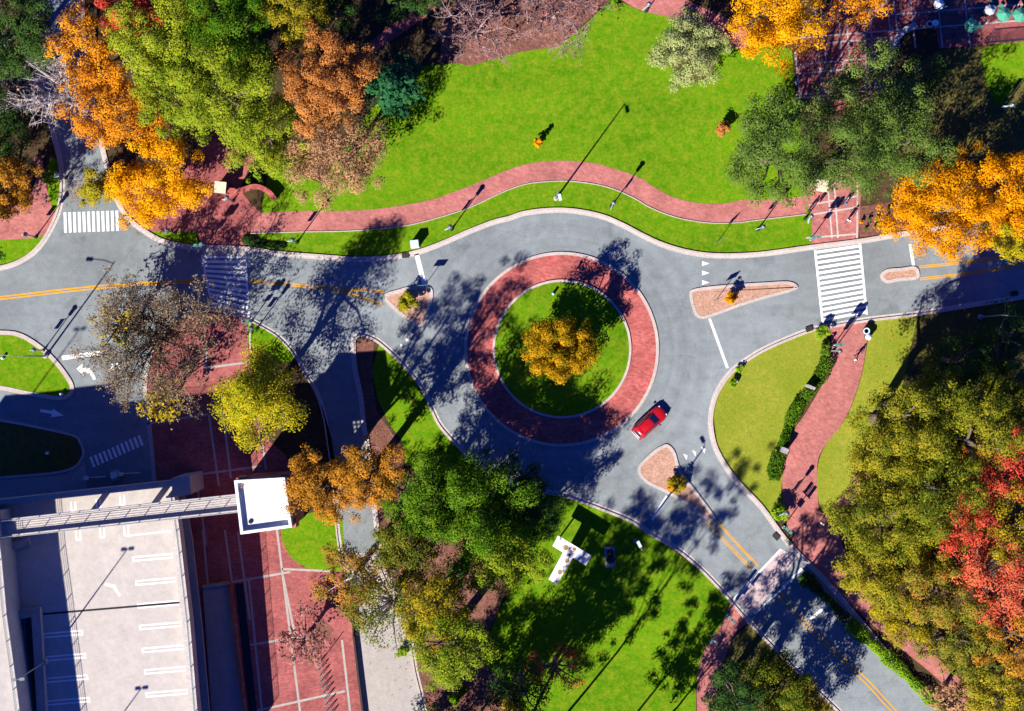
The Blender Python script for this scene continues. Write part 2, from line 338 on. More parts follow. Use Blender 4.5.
sheet('tree_bed', spl([(668,60),(674,38),(690,30),(708,36),(716,58),(708,78),(688,82)], closed=True), .014, 'shade_toned_grass')
sheet('planting_bed', [(858,207),(905,200),(912,233),(860,239)], .014, 'mulch')
# left-hand islands
def island(name, pts, fill, kerb=.30, n=6, smooth=True, zf=.12):
    pts = spl(pts, n, True) if smooth else pts
    w = W0(pts); ar = sum(w[i][0]*w[(i+1)%len(w)][1]-w[(i+1)%len(w)][0]*w[i][1] for i in range(len(w)))
    s = 1 if ar > 0 else -1
    struct(name + '_kerb', MB().strip(w, 0, s*kerb, 0, .15, True), 'kerb_stone')
    MBf = MB().strip(w, s*kerb*.9, s*kerb*.95, 0, zf, True)
    inner = [v for i, v in enumerate(MBf.v) if i % 4 == 2]
    struct(name + '_bed', MB().sheet(inner), fill)
island('west_island', [(-60,330),(0,330.5),(20,333),(38,343),(54,357),(67,373),(74,386),(71,396),(58,400),(25,395),(0,390),(-60,384)], 'grass', .5)
island('entrance_island', [(-60,412),(0,419),(38,426),(73,434),(81,441),(84,457),(66,472),(0,479),(-60,484)], 'shade_toned_grass', .3)
island('west_splitter', [(383,297),(400,289),(416,285.5),(428,286),(433,292),(430.5,308),(425,323),(418,327),(402,317)], 'chip_mulch', .42)
island('east_splitter', [(689.5,296),(694,289),(725,285),(764,282.5),(788,281.5),(797,285.5),(794,290.5),(764,299),(741,306),(711,317),(700,318.5),(694,313)], 'chip_mulch', .35)
island('small_splitter', [(880,276),(886,269.5),(900,268),(914,266.5),(919,271.5),(917,279),(900,281),(886,283)], 'chip_mulch', .4)
island('south_splitter', [(637.5,468),(652,452),(661,446),(668,444.5),(675,452),(680,468),(690,483),(703,500),(717,521),(703,518),(683,502.5),(663,491.5),(645,482)], 'chip_mulch', .38)
island('roundabout', circ(561.6,349.3,97.4,120), 'ring_brick', .36, smooth=False, zf=.10)
def ring(name, cx, cy, r0, r1, z0, z1, mat):
    struct(name, MB().strip(W0(circ(cx,cy,r1,120)), 0, -(r1-r0)*S, z0, z1, True), mat)
ring('inner_kerb', 562, 349, 67, 69.4, .05, .24, 'kerb_stone')
mb = MB(); cw = W0(circ(562,349,67,96))
prev = None
rings = [(1.0, .20), (.8, .42), (.5, .62), (.2, .72)]
c0 = Vector(((562-512)*S, (355.5-349)*S, 0)); R0 = 67*S
vs = []; fs = []
for j, (f, z) in enumerate(rings):
    for k in range(96):
        a = 2*math.pi*k/96; vs.append((c0.x + R0*f*math.cos(a), c0.y + R0*f*math.sin(a), z))
for j in range(3):
    for k in range(96): fs.append((j*96+k, j*96+(k+1)%96, (j+1)*96+(k+1)%96, (j+1)*96+k))
fs.append(tuple(3*96+k for k in range(96)))
struct('roundabout_lawn', MB().add(vs, fs), 'grass')
vs = [(c0.x + (562-562)*S + 4.0*math.cos(2*math.pi*k/48)*(1+.06*math.sin(5*k)), c0.y + 4.0*math.sin(2*math.pi*k/48)*(1+.05*math.cos(3*k)), .735) for k in range(48)]

# kerbs along the road edges
def kerb(pts, side, name='road_kerb', w=.62):
    a = W0(pts); k = .34
    struct(name, MB().strip(a, side*k, side*w, 0, .15), 'kerb_stone')
    struct(name + '_gutter', MB().strip(a, 0, side*(k), 0, .034), 'pale_concrete')
kerb(nw, 1); kerb(ne, 1)
i_ = len(es); kerb(es, 1); kerb(sw, 1); kerb(sv, 1, w=.5)
sheet('garage_pavement', [(-60,486),(0,480),(66,474),(84,460),(87,474),(87,500),(-60,508)], .036, 'concrete')

# paths and plazas
np_top = spl([(262,213),(301,211),(340,211),(377,209),(428,200.5),(468,186.5),(504,171.5),(525,164.5),(551,161),(586,162),(617,169.5),(642,179),(652,186),(673,197),(698,203),(723.5,203.5),(746,199.5),(775,199),(806,196)])
np_bot = spl([(806,214),(760,219.5),(735,222.5),(708,222.5),(678,217.5),(652,208),(632,196.7),(606.6,186.5),(576,181.3),(551,181),(525,184),(500,193),(473.5,205.5),(443,216),(402,226),(351,230.5),(300,231.5),(250,233)])
sheet('north_path', np_top + np_bot, .020, 'path_brick')
struct('path_edging', MB().strip(W0(np_bot), 0, .1, 0, .10), 'kerb_stone')
sheet('west_plaza', [(250,233),(262,213),(252,205),(240,190),(250,165),(262,150),(255,120),(215,118),(190,128),(198,150),(180,165),(118,176),(112,198),(124,212),(140,226),(150,231),(196,232),(203,246),(245,247)], .018, 'plaza_brick')
sheet('corner_path', spl([(-60,205),(0,207),(20,204),(33,190),(36,172),(34,158),(42,160),(46,185),(53,212)]) + [(60,208),(56,220),(47,234),(36,238),(0,240),(-60,236)], .016, 'path_brick')
sheet('woodland_path', spl([(345,62),(372,40),(405,15),(432,-12)]) + spl([(460,-12),(428,15),(392,40),(362,62),(340,85)]), .016, 'plaza_brick')
sheet('crossing_plaza', [(803,197),(806,178),(826,160),(845,168),(862,178),(858,240),(812,245),(811,214)], .022, 'path_brick')
sheet('upper_path', spl([(605,-14),(622,0),(642,10.5),(678,19.5),(705,30),(740,50)]) + spl([(765,40),(735,22),(708,10),(685,-1),(660,-14)]), .016, 'path_brick')
ea_l = spl([(825,326),(832,345),(826,376),(807,411),(792,434),(783,470),(783,500),(786,520),(794,545)])
ea_r = spl([(838,531),(833,512),(822,513),(818.5,505),(817,467),(824,446.7),(845,419),(860.5,378),(867,340),(869,319)])
sheet('east_path', ea_l + [(800,551)] + ea_r, .018, 'path_brick')
sheet('side_path', spl([(826,514),(846,492),(858,466),(864,458)]) + spl([(872,470),(862,490),(846,515),(838,534)]) , .016, 'path_brick')
sheet('south_east_path', spl([(794,545),(820,578),(853,607),(890,640),(925,668),(958,697),(1000,735)]) + spl([(1010,720),(985,700),(952,672),(915,635),(878,598),(852,568),(838,531)]), .014, 'path_brick')
sheet('south_path', spl([(731,602),(721,625),(703,653),(697,683),(697,711),(697,770)]) + spl([(714,770),(716,711),(718,683),(726,655),(736,633),(755,618)]), .018, 'path_brick')
sheet('garage_plaza', [(153,512),(152,475),(147,424),(143,392),(150,360),(175,322),(211,308),(248,318),(248,345),(254,380),(285,450),(300,500),(282,528),(280,534),(288,553),(303,567),(344,571),(340,600),(356,633),(363,720),(366,800),(150,800),(150,512)], .028, 'plaza_brick')
sheet('plaza_planting', [(300,640),(322,618),(334,630),(322,648),(312,668),(305,660)], .034, 'mulch')
sheet('shade_planting', [(262,400),(300,392),(322,405),(332,440),(338,480),(338,500),(302,498),(286,455),(268,440)], .034, 'soil')
sheet('service_drive', [(344,553),(378,553),(400,600),(412,637),(418,670),(427,711),(436,780),(366,780),(356,633)], .030, 'concrete')
kerb(spl([(378,556),(398,600),(412,637),(418,670),(427,711),(436,780)]), -1, 'drive_kerb', .5)
# upper right plaza and its bands
sheet('upper_plaza', [(794,53),(806,30),(824,15),(838,-12),(1060,-12),(1060,39),(939,48.5),(936,30),(916,26),(902,34),(892,50),(890,68),(880,104),(826,112),(799,96)], .016, 'plaza_brick')

def bands(name, segs, w, z, mat):
    mb = MB()
    for i, (a, b) in enumerate(segs):
        pa, pb = W0([a], 0)[0], W0([b], 0)[0]; d = Vector(pb) - Vector(pa); n = Vector((-d.y, d.x, 0)).normalized()*(w*S/2)
        zz = z + (i % 4)*.0012
        mb.add([(pa[0]-n.x, pa[1]-n.y, zz), (pb[0]-n.x, pb[1]-n.y, zz), (pb[0]+n.x, pb[1]+n.y, zz), (pa[0]+n.x, pa[1]+n.y, zz)], [(0,1,2,3)])
    return struct(name, mb, mat)
up = []
for x0, x1 in ((796,800),(813,818),(819,825),(836,841),(842.5,848),(860,864),(867,871),(884,888),(891,895),(908,911),(935,938),(962,966)):
    dx = (x0-870)*-.03
    up.append(((x0+2,-5 if x0 > 836 else 8),(x1+4.5, 100 if x0 < 880 else 48)) if x0 > 800 else ((795,52),(800,95)))
for y in (13,29,37,56,65,86,93): up.append(((796, y+9 if y < 90 else 98),(892 if y > 35 else 1040, y if y > 35 else y-10)))
up = [u for u in up if u[0][1] < 120]
bands('plaza_bands', up, 1.6, .022, 'concrete')
bands('crossing_plaza_bands', [((833,165),(838,238)),((826,165),(832,238)),((809,205),(858,196)),((810,215),(858,207)),((808,186),(852,180)),((857.5,180),(857,240)),((806,238),(857,234))], 1.6, .028, 'pale_concrete')
bands('garage_plaza_bands', [((146,424),(208,414)),((209,415),(219,486)),((222,405),(231,478)),((195,475),(262,466)),((195,472),(199,498)),((262,440),(266,470)),((200,500),(206,545)),((203,530),(208,585)),((225,530),(232,582)),((238,532),(250,620)),((232,582),(290,572)),((277,530),(300,711)),((249,580),(262,711)),((250,645),(298,637)),((255,711),(345,691)),((282,569),(330,571)),((342,640),(350,711)),((283,576),(296,640)),((206,368),(250,362)),((207,345),(205,372))], 2.2, .034, 'concrete')
bands('lawn_edging', [((250,318),(250,352))], 1.5, .036, 'kerb_stone')
bands('crossing_ramp', [((203,252.5),(245,253))], 7, .040, 'concrete')
bands('east_crossing_ramp', [((818,328),(868,319))], 5, .040, 'pale_concrete')

# road markings
def quadpx(mb, p, z): mb.sheet(W0(p, z))
mb = MB()
for i in range(12):
    x = 63.6 + i*4.72; t = (i/11)*-1.8
    quadpx(mb, [(x, 212.5+t), (x+2.7, 212.4+t), (x+3.4, 232.6+t), (x+.7, 232.8+t)], .034)
struct('north_crosswalk', mb, 'fresh_white')
def ladder(name, tl, tr, bl, br, n, mat, rail=2.0, frac=.52):
    mb = MB(); L = lambda a, b, t: (a[0]+(b[0]-a[0])*t, a[1]+(b[1]-a[1])*t)
    for i in range(n):
        t0 = (i+.2)/n; t1 = t0 + frac/n
        quadpx(mb, [L(tl,bl,t0), L(tr,br,t0), L(tr,br,t1), L(tl,bl,t1)], .034)
    for a, b, s in ((tl,bl,-1),(tr,br,1)): quadpx(mb, [(a[0]-rail/2,a[1]),(a[0]+rail/2,a[1]),(b[0]+rail/2,b[1]),(b[0]-rail/2,b[1])], .0375)
    struct(name, mb, mat)
ladder('west_crosswalk', (202,255),(245.5,253.5),(211.5,305),(249,317), 11, 'fresh_white')
ladder('east_crosswalk', (815,250),(860,243.6),(822.6,323),(866.5,314.5), 14, 'fresh_white', 2.2)
mb = MB()
for i in range(12):
    t = i/11; x = 92.5 + t*48; y = 462.5 - t*21.5
    quadpx(mb, [(x-3,y-5),(x-.6,y-6),(x+3.2,y+4),(x+.8,y+5)], .034)
struct('garage_crosswalk', mb, 'fresh_white')
quad = [(734,600),(782,549),(797,557.5),(754.5,614)]
sheet('raised_crossing', quad, .034, 'pale_paving')
mb = MB()
def line(a, b, w, z=.034):
    a, b = Vector(a), Vector(b); n = Vector((-(b-a).y, (b-a).x)).normalized()*w/2
    quadpx(mb, [a-n, b-n, b+n, a+n], z)
line((416.5,254),(424.5,285), 4.6); line((709.5,318.6),(727.5,368), 2.6); line((667,496),(652,520), 2.6); line((910,244),(913.5,266), 3)
line((62,358),(103,352.5), 4.4); line((782,588),(802,568.5), 2.4, .038); line((808,621),(831,602), 2.6); line((733,600),(781,549), 2, .038); line((754.5,614),(783,588), 1.6, .038)
for tri in ([(702,261),(702,266),(709.5,263.5)],[(702,270.5),(702,275.5),(709.5,273)],[(702,280),(702,285),(709.5,282.5)],
            [(683,453.5),(687.5,455.5),(686.5,460)],[(692,450),(696,452),(695.5,456.5)],[(700.5,446.5),(705.5,449),(704.5,453.5)],
            [(400.5,343.5),(403.5,345.5),(400.5,347)],[(405.5,338),(409,340),(406,341.8)],[(411,332.5),(414,334.5),(411,336)]):
    quadpx(mb, tri, .034)
quadpx(mb, [(76.5,368.5),(83,363.5),(82,366.5),(89,368),(93,372),(96,379),(93.5,380),(90,374),(82.5,371),(84,376)], .034)
quadpx(mb, [(107,370),(113,366),(111,364),(122,362),(120,369),(117,367.5),(110,373)], .034)
quadpx(mb, [(40.5,409),(52.5,411),(52.5,408.5),(64,415.5),(51,417.2),(52,414),(40,411.8)], .034)
struct('lane_markings', mb, 'white_paint')
mb = MB()
def pline(pts, w, z=.034):
    mb.strip(W0(spl(pts)), -w*S/2, w*S/2, .02, z)
for d in (-1.3, 1.3):
    pline([(-40,302+d),(0,298+d),(100,287+d),(203,280.5+d*.8)], 1.5)
    pline([(250,281+d*.7),(290,284.5+d*.8),(334,289+d)], 1.2)
    pline([(334,288+d*.8),(384,291.5+d*.8)], 1.1); pline([(334,290+d*.8),(360,297+d*.8),(382,305+d)], 1.1, .038)
    pline([(919,267+d*.7),(970,261.5+d*.7),(1060,249+d)], 1.1); pline([(920,279+d*.7),(970,273+d*.7),(1060,260+d)], 1.1)
    pline([(717+d*.75,521),(730+d*.75,536),(758+d*.75,566)], .95); pline([(706+d*.7,520-d*.4),(722+d*.7,538-d*.4),(751.5+d*.7,569-d*.4)], .95)
    pline([(779+d*1.2,593-d),(797+d*1.2,615-d),(830+d*1.2,648-d),(866+d*1.2,681-d),(894+d*1.2,711-d),(940+d,755-d)], 1.25)
struct('centre_lines', mb, 'yellow_paint')
# drains in the kerb
for i, (x, y, rz, lab) in enumerate(((405.5,255.5,.1,'black square storm drain beside the utility cabinet kerb'),(809,329,.35,'rusty brown storm drain by the hedge at the big crosswalk'),(776,536.5,-.8,'dark storm drain at the kerb beside the round green shrub'),(1014,293.5,.15,'black storm drain on the shaded kerb by the tree shadow'))):
    p = W0([(x,y)])[0]; mbb = MB().box((0,0,.17), (.85,.6,.06))
    o = mbb.build('storm_drain', 'iron'); o.location = (p[0], p[1], 0); o.rotation_euler.z = rz; tag(o, lab, 'drain', 'storm drains at the road edge')

# ------------------------------------------------------------------ trees
def unit(n): 
    v = RNG.normal(size=(n, 3)); return v/np.linalg.norm(v, axis=1, keepdims=True)
def leaf_mesh(name, c, nrm, s):
    n = len(c); r = unit(n)
    t1 = np.cross(nrm, r); t1 /= np.maximum(1e-6, np.linalg.norm(t1, axis=1, keepdims=True)); t2 = np.cross(nrm, t1)
    s = s[:, None]; w = s*RNG.uniform(.45, .75, (n, 1))
    v = np.stack([c+t1*s, c+t2*w+nrm*s*.12, c-t1*s, c-t2*w+nrm*s*.12], 1).reshape(-1, 3)
    me = bpy.data.meshes.new(name); me.vertices.add(4*n); me.vertices.foreach_set('co', v.astype(np.float32).ravel())
    me.loops.add(4*n); me.loops.foreach_set('vertex_index', np.arange(4*n, dtype=np.int32))
    me.polygons.add(n); me.polygons.foreach_set('loop_start', np.arange(0, 4*n, 4, dtype=np.int32)); me.update(calc_edges=True)
    return me
def clumps_leaves(cen, rad, n, leaf, up=.55, squash=.75):
    cen = np.array(cen); rad = np.array(rad); p = rad**2; p = p/p.sum()
    k = RNG.choice(len(cen), size=n, p=p); v = unit(n); v[:, 2] = np.where(v[:, 2] < -.35, -v[:, 2], v[:, 2])
    r = rad[k]*RNG.uniform(0, 1, n)**.45
    pos = cen[k] + v*r[:, None]*np.array([1, 1, squash])
    nr = v*1.0 + np.array([0, 0, up]) + unit(n)*.5; nr /= np.linalg.norm(nr, axis=1, keepdims=True)
    return pos, nr, leaf*RNG.uniform(.55, 1.35, n)
def crown_clumps(R, z0, z1, K, shape='round', wob=1.0):
    zc, hz = (z0+z1)/2, (z1-z0)/2; cen = []; rad = []
    ph = RNG.uniform(0, 6.28, 4)
    for _ in range(K):
        u = unit(1)[0]; f = RNG.uniform(.15, 1)**.5
        th = math.atan2(u[1], u[0]); irr = 1.03 + wob*.75*(.13*math.sin(2*th+ph[0]) + .10*math.sin(3*th+ph[1]) + .07*math.sin(5*th+ph[2]))
        rc = R*RNG.uniform(.14, .32); zz = u[2]*f
        taper = 1.0
        if shape == 'cone': taper = 1.12 - .75*(zz+1)/2
        rr = max(.05, R*irr*taper - rc*.8)
        cen.append((u[0]*f*rr*1.28, u[1]*f*rr*1.28, zc + zz*(hz - rc*.5))); rad.append(rc)
    return cen, rad
def limbs(mb, h, R, cen, z_fork, tr, n=8, jitter=.3):
    lean = Vector((RNG.normal()*.02*h, RNG.normal()*.02*h, 0)); f = Vector((lean.x, lean.y, z_fork)); top = Vector((lean.x*1.6, lean.y*1.6, h*.82))
    mb.tube([(0,0,-.3),(0,0,.35),(f.x*.5,f.y*.5,z_fork*.5),f,(f+top)/2+Vector((RNG.normal()*.2,RNG.normal()*.2,0)),top], [tr*1.5,tr*1.05,tr*.9,tr*.8,tr*.45,tr*.12], 8)
    idx = RNG.choice(len(cen), size=min(n, len(cen)), replace=False)
    for i in idx:
        e = Vector(cen[i]); t = RNG.uniform(0, .6); s = f.lerp(top, t); m = s.lerp(e, .5) + Vector((RNG.normal()*jitter, RNG.normal()*jitter, abs(RNG.normal())*jitter))
        mb.tube([s, m, e], [tr*.42*(1-t*.5), tr*.26, tr*.07], 5, False)
NAMES = {'orange':'maple_tree','amber':'maple_tree','bronze':'beech_tree','tan':'beech_tree','green':'shade_tree','meadow':'shade_tree','oak':'oak_tree','dark':'evergreen_tree','magnolia':'magnolia_tree','olive':'shade_tree','gold':'maple_tree','red':'maple_tree','rust':'maple_tree','ember':'maple_tree','drab':'shade_tree','autumn':'shade_tree','mixed':'sweetgum_tree','pale':'evergreen_tree','plum':'ornamental_tree'}
def tree(px, py, rpx, h, kind, label, lai=4.0, base=.28, shape='round', leaf=.118, group=None, bark='bark', K=None, tr=None, wob=1.0):
    R = rpx*S; zmid = h*(.5+base/2); p = P(px, py, zmid); loc = (p.x, p.y, 0)
    t = empty(NAMES.get(kind, 'tree'), loc, label, 'tree', group)
    cen, rad = crown_clumps(R, h*base, h, K or int(26 + R*11), shape, wob)
    mb = MB(); limbs(mb, h, R, cen, h*base*1.05, tr or (.10 + .02*h), 10 if lai > 1.5 else 22)
    mb.build('trunk', bark, t, True)
    n = int(lai*math.pi*R*R/(1.2*leaf*leaf))
    pos, nr, s = clumps_leaves(cen, rad, n, leaf)
    link('crown', leaf_mesh('crown', pos, nr, s), LEAF[kind], t)
    return t
def bare_tree(px, py, rpx, h, kind, label, bark='pale_bark', lai=.35, base=None, name='bare_tree', leaf=.16, n1=9, group=None, thick=1.0, k3=6, k4=4):
    """spreading bare branches with a few leaves left; base: where the trunk stands"""
    R = rpx*S; p = P(px, py, h*.65); b = P(base[0], base[1], 0) if base else Vector((p.x, p.y, 0))
    t = empty(name, (b.x, b.y, 0), label, 'tree', group); off = Vector((p.x-b.x, p.y-b.y, 0))
    mb = MB(); zf = h*.22; tips = []
    tr = (.09 + .016*h)*thick
    mb.tube([(0,0,-.3),(0,0,.3),(off.x*.05,off.y*.05,zf)], [tr*1.5,tr*1.05,tr*.85], 8)
    f = Vector((off.x*.05, off.y*.05, zf))
    def rv(a): return Vector(tuple(RNG.normal(size=3)))*a
    for i in range(n1):
        a = 2*math.pi*(i + RNG.uniform(-.35,.35))/n1; q = RNG.uniform(.55, .95)
        e = off + Vector((math.cos(a)*R*q, math.sin(a)*R*q, h*RNG.uniform(.6, .98)*(1.12-.35*q)))
        m = f.lerp(e, .5) + rv(R*.06); mb.tube([f, m, e], [tr*.6, tr*.34, tr*.07], 5, False)
        for j in range(7):
            tt = RNG.uniform(.25, 1); s = f.lerp(m, tt*2) if tt < .5 else m.lerp(e, tt*2-1)
            e2 = s + ((e-f).normalized()*RNG.uniform(.15,.4) + rv(.32))*R*.75; e2.z = max(e2.z, h*.3)
            m2 = s.lerp(e2, .5) + rv(R*.03); mb.tube([s, m2, e2], [tr*.24, tr*.15, tr*.04], 4, False)
            for k in range(k3):
                t3 = RNG.uniform(.3, 1); s3 = s.lerp(m2, t3*2) if t3 < .5 else m2.lerp(e2, t3*2-1)
                e3 = s3 + ((e2-s).normalized()*.4 + rv(.5))*R*.24; mb.tube([s3, e3], [tr*.11, tr*.03], 3, False)
                for l in range(k4):
                    s4 = s3.lerp(e3, RNG.uniform(.3, 1)); e4 = s4 + ((e3-s3).normalized()*.5 + rv(.5))*R*.11
                    mb.tube([s4, e4], [tr*.065, tr*.025], 3, False); tips.append(e4)
    mb.build('branches', bark, t)
    if lai > 0:
        n = int(lai*math.pi*R*R/(1.2*leaf*leaf)); tp = np.array([tuple(x) for x in tips])
        # leaves cling to a share of the twigs
        w = RNG.uniform(0, 1, len(tp))**3; pos = tp[RNG.choice(len(tp), n, p=w/w.sum())] + RNG.normal(size=(n,3))*R*.03
        nr = unit(n); nr[:,2] = abs(nr[:,2]); link('crown', leaf_mesh('crown', pos, nr, leaf*RNG.uniform(.6,1.3,n)), LEAF[kind], t)
    return t

NWG, NEG, EG, SG = 'trees in the wood above the west plaza', 'trees beside the upper plaza', 'trees of the wood on the right', 'trees around the south lawn'
TREES = [
 (14,28,40,15,'dark','dark green tree in the top left corner of the wood',NWG,{}),
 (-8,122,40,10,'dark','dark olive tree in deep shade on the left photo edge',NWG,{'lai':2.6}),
 (6,186,30,13,'rust','dull orange tree beside the pink corner path on the left edge',NWG,{}),
 (128,-4,34,14,'red','reddish orange tree at the top edge behind the big orange one',NWG,{}),
 (84,42,34,14,'orange','bright orange tree standing just above the white bare tree',NWG,{'lai':2.4}),
 (112,104,42,14,'orange','large orange tree between the bare tree and the green crowns',NWG,{'lai':2.6}),
 (172,42,50,17,'green','yellow-green tree right of the top orange crown',NWG,{}),
 (228,92,48,22,'green','largest yellow-green tree, in the middle of the wood',NWG,{}),
 (178,98,38,16,'green','yellow-green tree touching the large orange crown',NWG,{}),
 (240,28,42,20,'meadow','greener tree at the top between yellow crowns',NWG,{}),
 (286,8,36,24,'olive','olive yellow tree at the top edge left of the shaded path',NWG,{}),
 (268,138,36,13,'green','yellow-green tree hanging over the curved brick wall',NWG,{}),
 (157,180,45,12,'amber','rounded amber tree beside the small striped crosswalk plaza',NWG,{}),
 (98,187,25,8,'autumn','small green and yellow tree at the end of the white striped crosswalk',NWG,{'shape':'cone','lai':3.6,'base':.1}),
 (328,72,40,19,'bronze','coppery brown tree with a full crown beside the dark magnolia',NWG,{}),
 (322,100,34,17,'bronze','smaller coppery tree merging with the larger copper crown',NWG,{}),
 (340,156,46,13,'tan','thin brown tree at the edge of the bright lawn',NWG,{'lai':2.3}),
 (394,86,34,15,'magnolia','deep green glossy magnolia tree at the lawn edge',NWG,{'shape':'cone','leaf':.3}),
 (330,2,26,13,'dark','dark tree in shade left of the shaded brick path at top',NWG,{}),
 (410,-10,30,14,'dark','dark tree at the top edge above the shaded brick path',NWG,{}),
 (692,52,35,9,'pale','pale grey-green tree standing alone at the lawn top',NEG,{'lai':4.0,'base':.04,'wob':.5}),
 (776,12,46,13,'amber','golden orange tree at the top left corner of the upper plaza',NEG,{}),
 (862,-8,34,10,'orange','orange tree top in the round planter at the top edge',NEG,{'lai':1.8}),
 (778,150,47,19,'oak','grey-green oak at the lawn side, left of its group',NEG,{'lai':3.3}),
 (848,152,46,18,'oak','middle grey-green oak over the small crossing plaza',NEG,{'lai':2.9}),
 (902,142,44,17,'oak','grey-green oak on the right of its group beside the shaded lawn',NEG,{'lai':2.9}),
 (868,88,44,13,'oak','grey-green oak just below the upper plaza',NEG,{'lai':2.1}),
 (912,82,30,10,'dark','dark tree in shade behind the curved seat wall',NEG,{'lai':1.6}),
 (938,212,46,12,'amber','golden orange tree overhanging the road by the planted bed',NEG,{}),
 (998,190,44,13,'amber','golden orange tree on the right edge behind the overhanging one',NEG,{}),
 (1012,238,30,11,'gold','yellow-green tinged tree low on the right photo edge above the road',NEG,{}),
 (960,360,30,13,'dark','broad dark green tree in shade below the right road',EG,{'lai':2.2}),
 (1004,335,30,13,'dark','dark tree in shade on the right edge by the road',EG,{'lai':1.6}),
 (904,424,40,27,'autumn','tall olive yellow tree at the wood corner nearest the grass strip',EG,{'base':.2,'lai':3.8}),
 (934,412,36,20,'autumn','tall tree just behind the corner tree of the right wood',EG,{'base':.2,'lai':3.8}),
 (968,432,42,28,'autumn','yellow-green tree behind the tall corner tree of the wood',EG,{}),
 (1008,408,38,20,'autumn','mottled tree on the right edge above the red crowns',EG,{}),
 (892,466,40,22,'autumn','olive yellow tree overhanging the brick side path',EG,{}),
 (940,488,44,27,'autumn','mottled yellow and green tree in the middle of the right wood',EG,{'lai':2.8}),
 (1008,462,40,24,'red','bright red tree on the right photo edge, upper one',EG,{'lai':2.6}),
 (962,516,36,22,'red','coral red tree between the yellow crowns of the right wood',EG,{'lai':2.4}),
 (882,520,40,23,'autumn','green and yellow tree where the two brick paths meet',EG,{}),
 (925,545,40,17,'autumn','mottled yellow tree right of the path junction',EG,{}),
 (1016,520,36,26,'olive','olive tree on the right photo edge, below the bright red one',EG,{'lai':2.5}),
 (880,575,36,17,'autumn','mottled tree overhanging the upper end of the lower brick path',EG,{}),
 (940,590,38,22,'mixed','tree mottled with red and green in the lower right wood',EG,{}),
 (990,580,38,27,'red','dusty red tree in the lower right wood',EG,{'lai':2.2}),
 (912,622,32,15,'olive','olive tree standing against the lower brick path',EG,{}),
 (962,640,36,21,'mixed','rust and green tree above the end of the lower brick path',EG,{}),
 (1014,640,34,26,'rust','rusty orange tree on the right edge near the bottom',EG,{'lai':2.4}),
 (1000,696,36,13,'autumn','mottled green and gold tree in the bottom right corner',EG,{}),
 (955,700,26,10,'tan','thin brown tree beside the brick path in the bottom right',EG,{'lai':1.6,'leaf':.2}),
 (777,693,35,19,'autumn','mottled tree at the bottom edge beside the lower road',SG,{'lai':5.0}),
 (802,706,28,11,'olive','small orange tinged tree below the lower road at the bottom edge',SG,{}),
 (740,702,32,20,'dark','dark tree at the bottom edge right of the small brick path',SG,{}),
 (256,397,51,20,'gold','big golden yellow maple beside the service road',SG,{'shape':'cone','base':.16,'lai':3.0}),
 (325,487,35,22,'rust','tall rusty orange tree next to the white stair tower roof',SG,{'base':.22,'lai':4.2}),
 (367,474,32,23,'rust','coppery tree between the service road and the green crowns',SG,{'base':.22,'lai':4.2}),
 (434,498,44,18,'meadow','green tree nearest the mulch bed of the service road',SG,{}),
 (478,520,50,16,'meadow','broad green tree with the largest crown by the south lawn',SG,{}),
 (516,498,40,11,'dark','dark green tree shading the roundabout kerb',SG,{'lai':3.4}),
 (506,560,34,16,'green','yellow-green tree beside the white T shaped canopy',SG,{}),
 (408,550,34,17,'mixed','green and russet tree over the end of the service road',SG,{}),
 (352,578,34,15,'mixed','many coloured tree at the round grass patch',SG,{'lai':2.2,'bark':'pale_bark'}),
 (388,605,38,20,'mixed','red tinged sparse tree with pale limbs over the drive head',SG,{'lai':1.3,'bark':'pale_bark'}),
 (432,612,34,21,'olive','olive tree over the mulch right of the pale drive',SG,{}),
 (450,648,38,23,'green','yellow-green tree right of the pale concrete drive',SG,{}),
 (304,640,27,8,'plum','small dusty pink tree on the shaded brick plaza',SG,{'lai':1.4,'leaf':.18,'bark':'pink_bark'}),
 (556,668,26,9,'red','sparse rust red tree in shade on the south lawn',SG,{'lai':.7}),
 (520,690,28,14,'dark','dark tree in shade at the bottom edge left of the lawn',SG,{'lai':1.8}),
 (562,349,33,10.5,'ember','round orange tree in the centre of the roundabout',None,{'base':.03,'lai':7,'wob':.15,'K':110}),
]
for px, py, r, h, kind, lab, grp, kw in TREES: tree(px, py, r, h, kind, lab, group=grp, **kw)
for px, py, r, h, kind, bs in ((452,745,38,16,'meadow',.25),(492,765,36,26,'olive',.25),(530,752,34,29,'dark',.3),(568,754,28,31,'meadow',.4),(612,778,24,20,'olive',.5),(650,764,30,20,'olive',.3),(700,760,30,18,'dark',.3),(410,760,34,14,'olive',.25),(790,745,32,16,'meadow',.25),(508,728,24,24,'olive',.3),(470,752,30,26,'meadow',.25)):
    tree(px, py, r, h, kind, 'tree standing below the bottom edge of the view', group='trees below the view', lai=4.2, base=bs*.6, tr=.16)
for px, py, r, h, kind in ((-48,240,38,16,'dark'),(-52,160,40,16,'dark'),(-46,60,38,17,'dark')):
    tree(px, py, r, h, kind, 'dark tree standing beyond the left edge of the view', group='trees beyond the left edge', lai=2.6)
bare_tree(33,78,46,13,'tan','leafless white branched tree leaning over the road top left', base=(78,96), lai=.1, n1=11, thick=1.15, k3=7, k4=5)
bare_tree(476,26,38,10,'plum','bare pinkish tree at the top, left of its pair', 'pink_bark', .35, group='bare trees at the top')
bare_tree(556,6,44,10,'plum','bare pinkish tree at the top, right of its pair', 'pink_bark', .5, group='bare trees at the top')
bare_tree(150,338,62,13,'drab','big half bare brown tree beside the shaded crosswalk', 'bark', 1.9, leaf=.12, n1=15, thick=1.0, k3=7, k4=6)
tree(120,325,26,11,'olive','thin olive tree on the road side of the big half bare tree', lai=.9, leaf=.2)
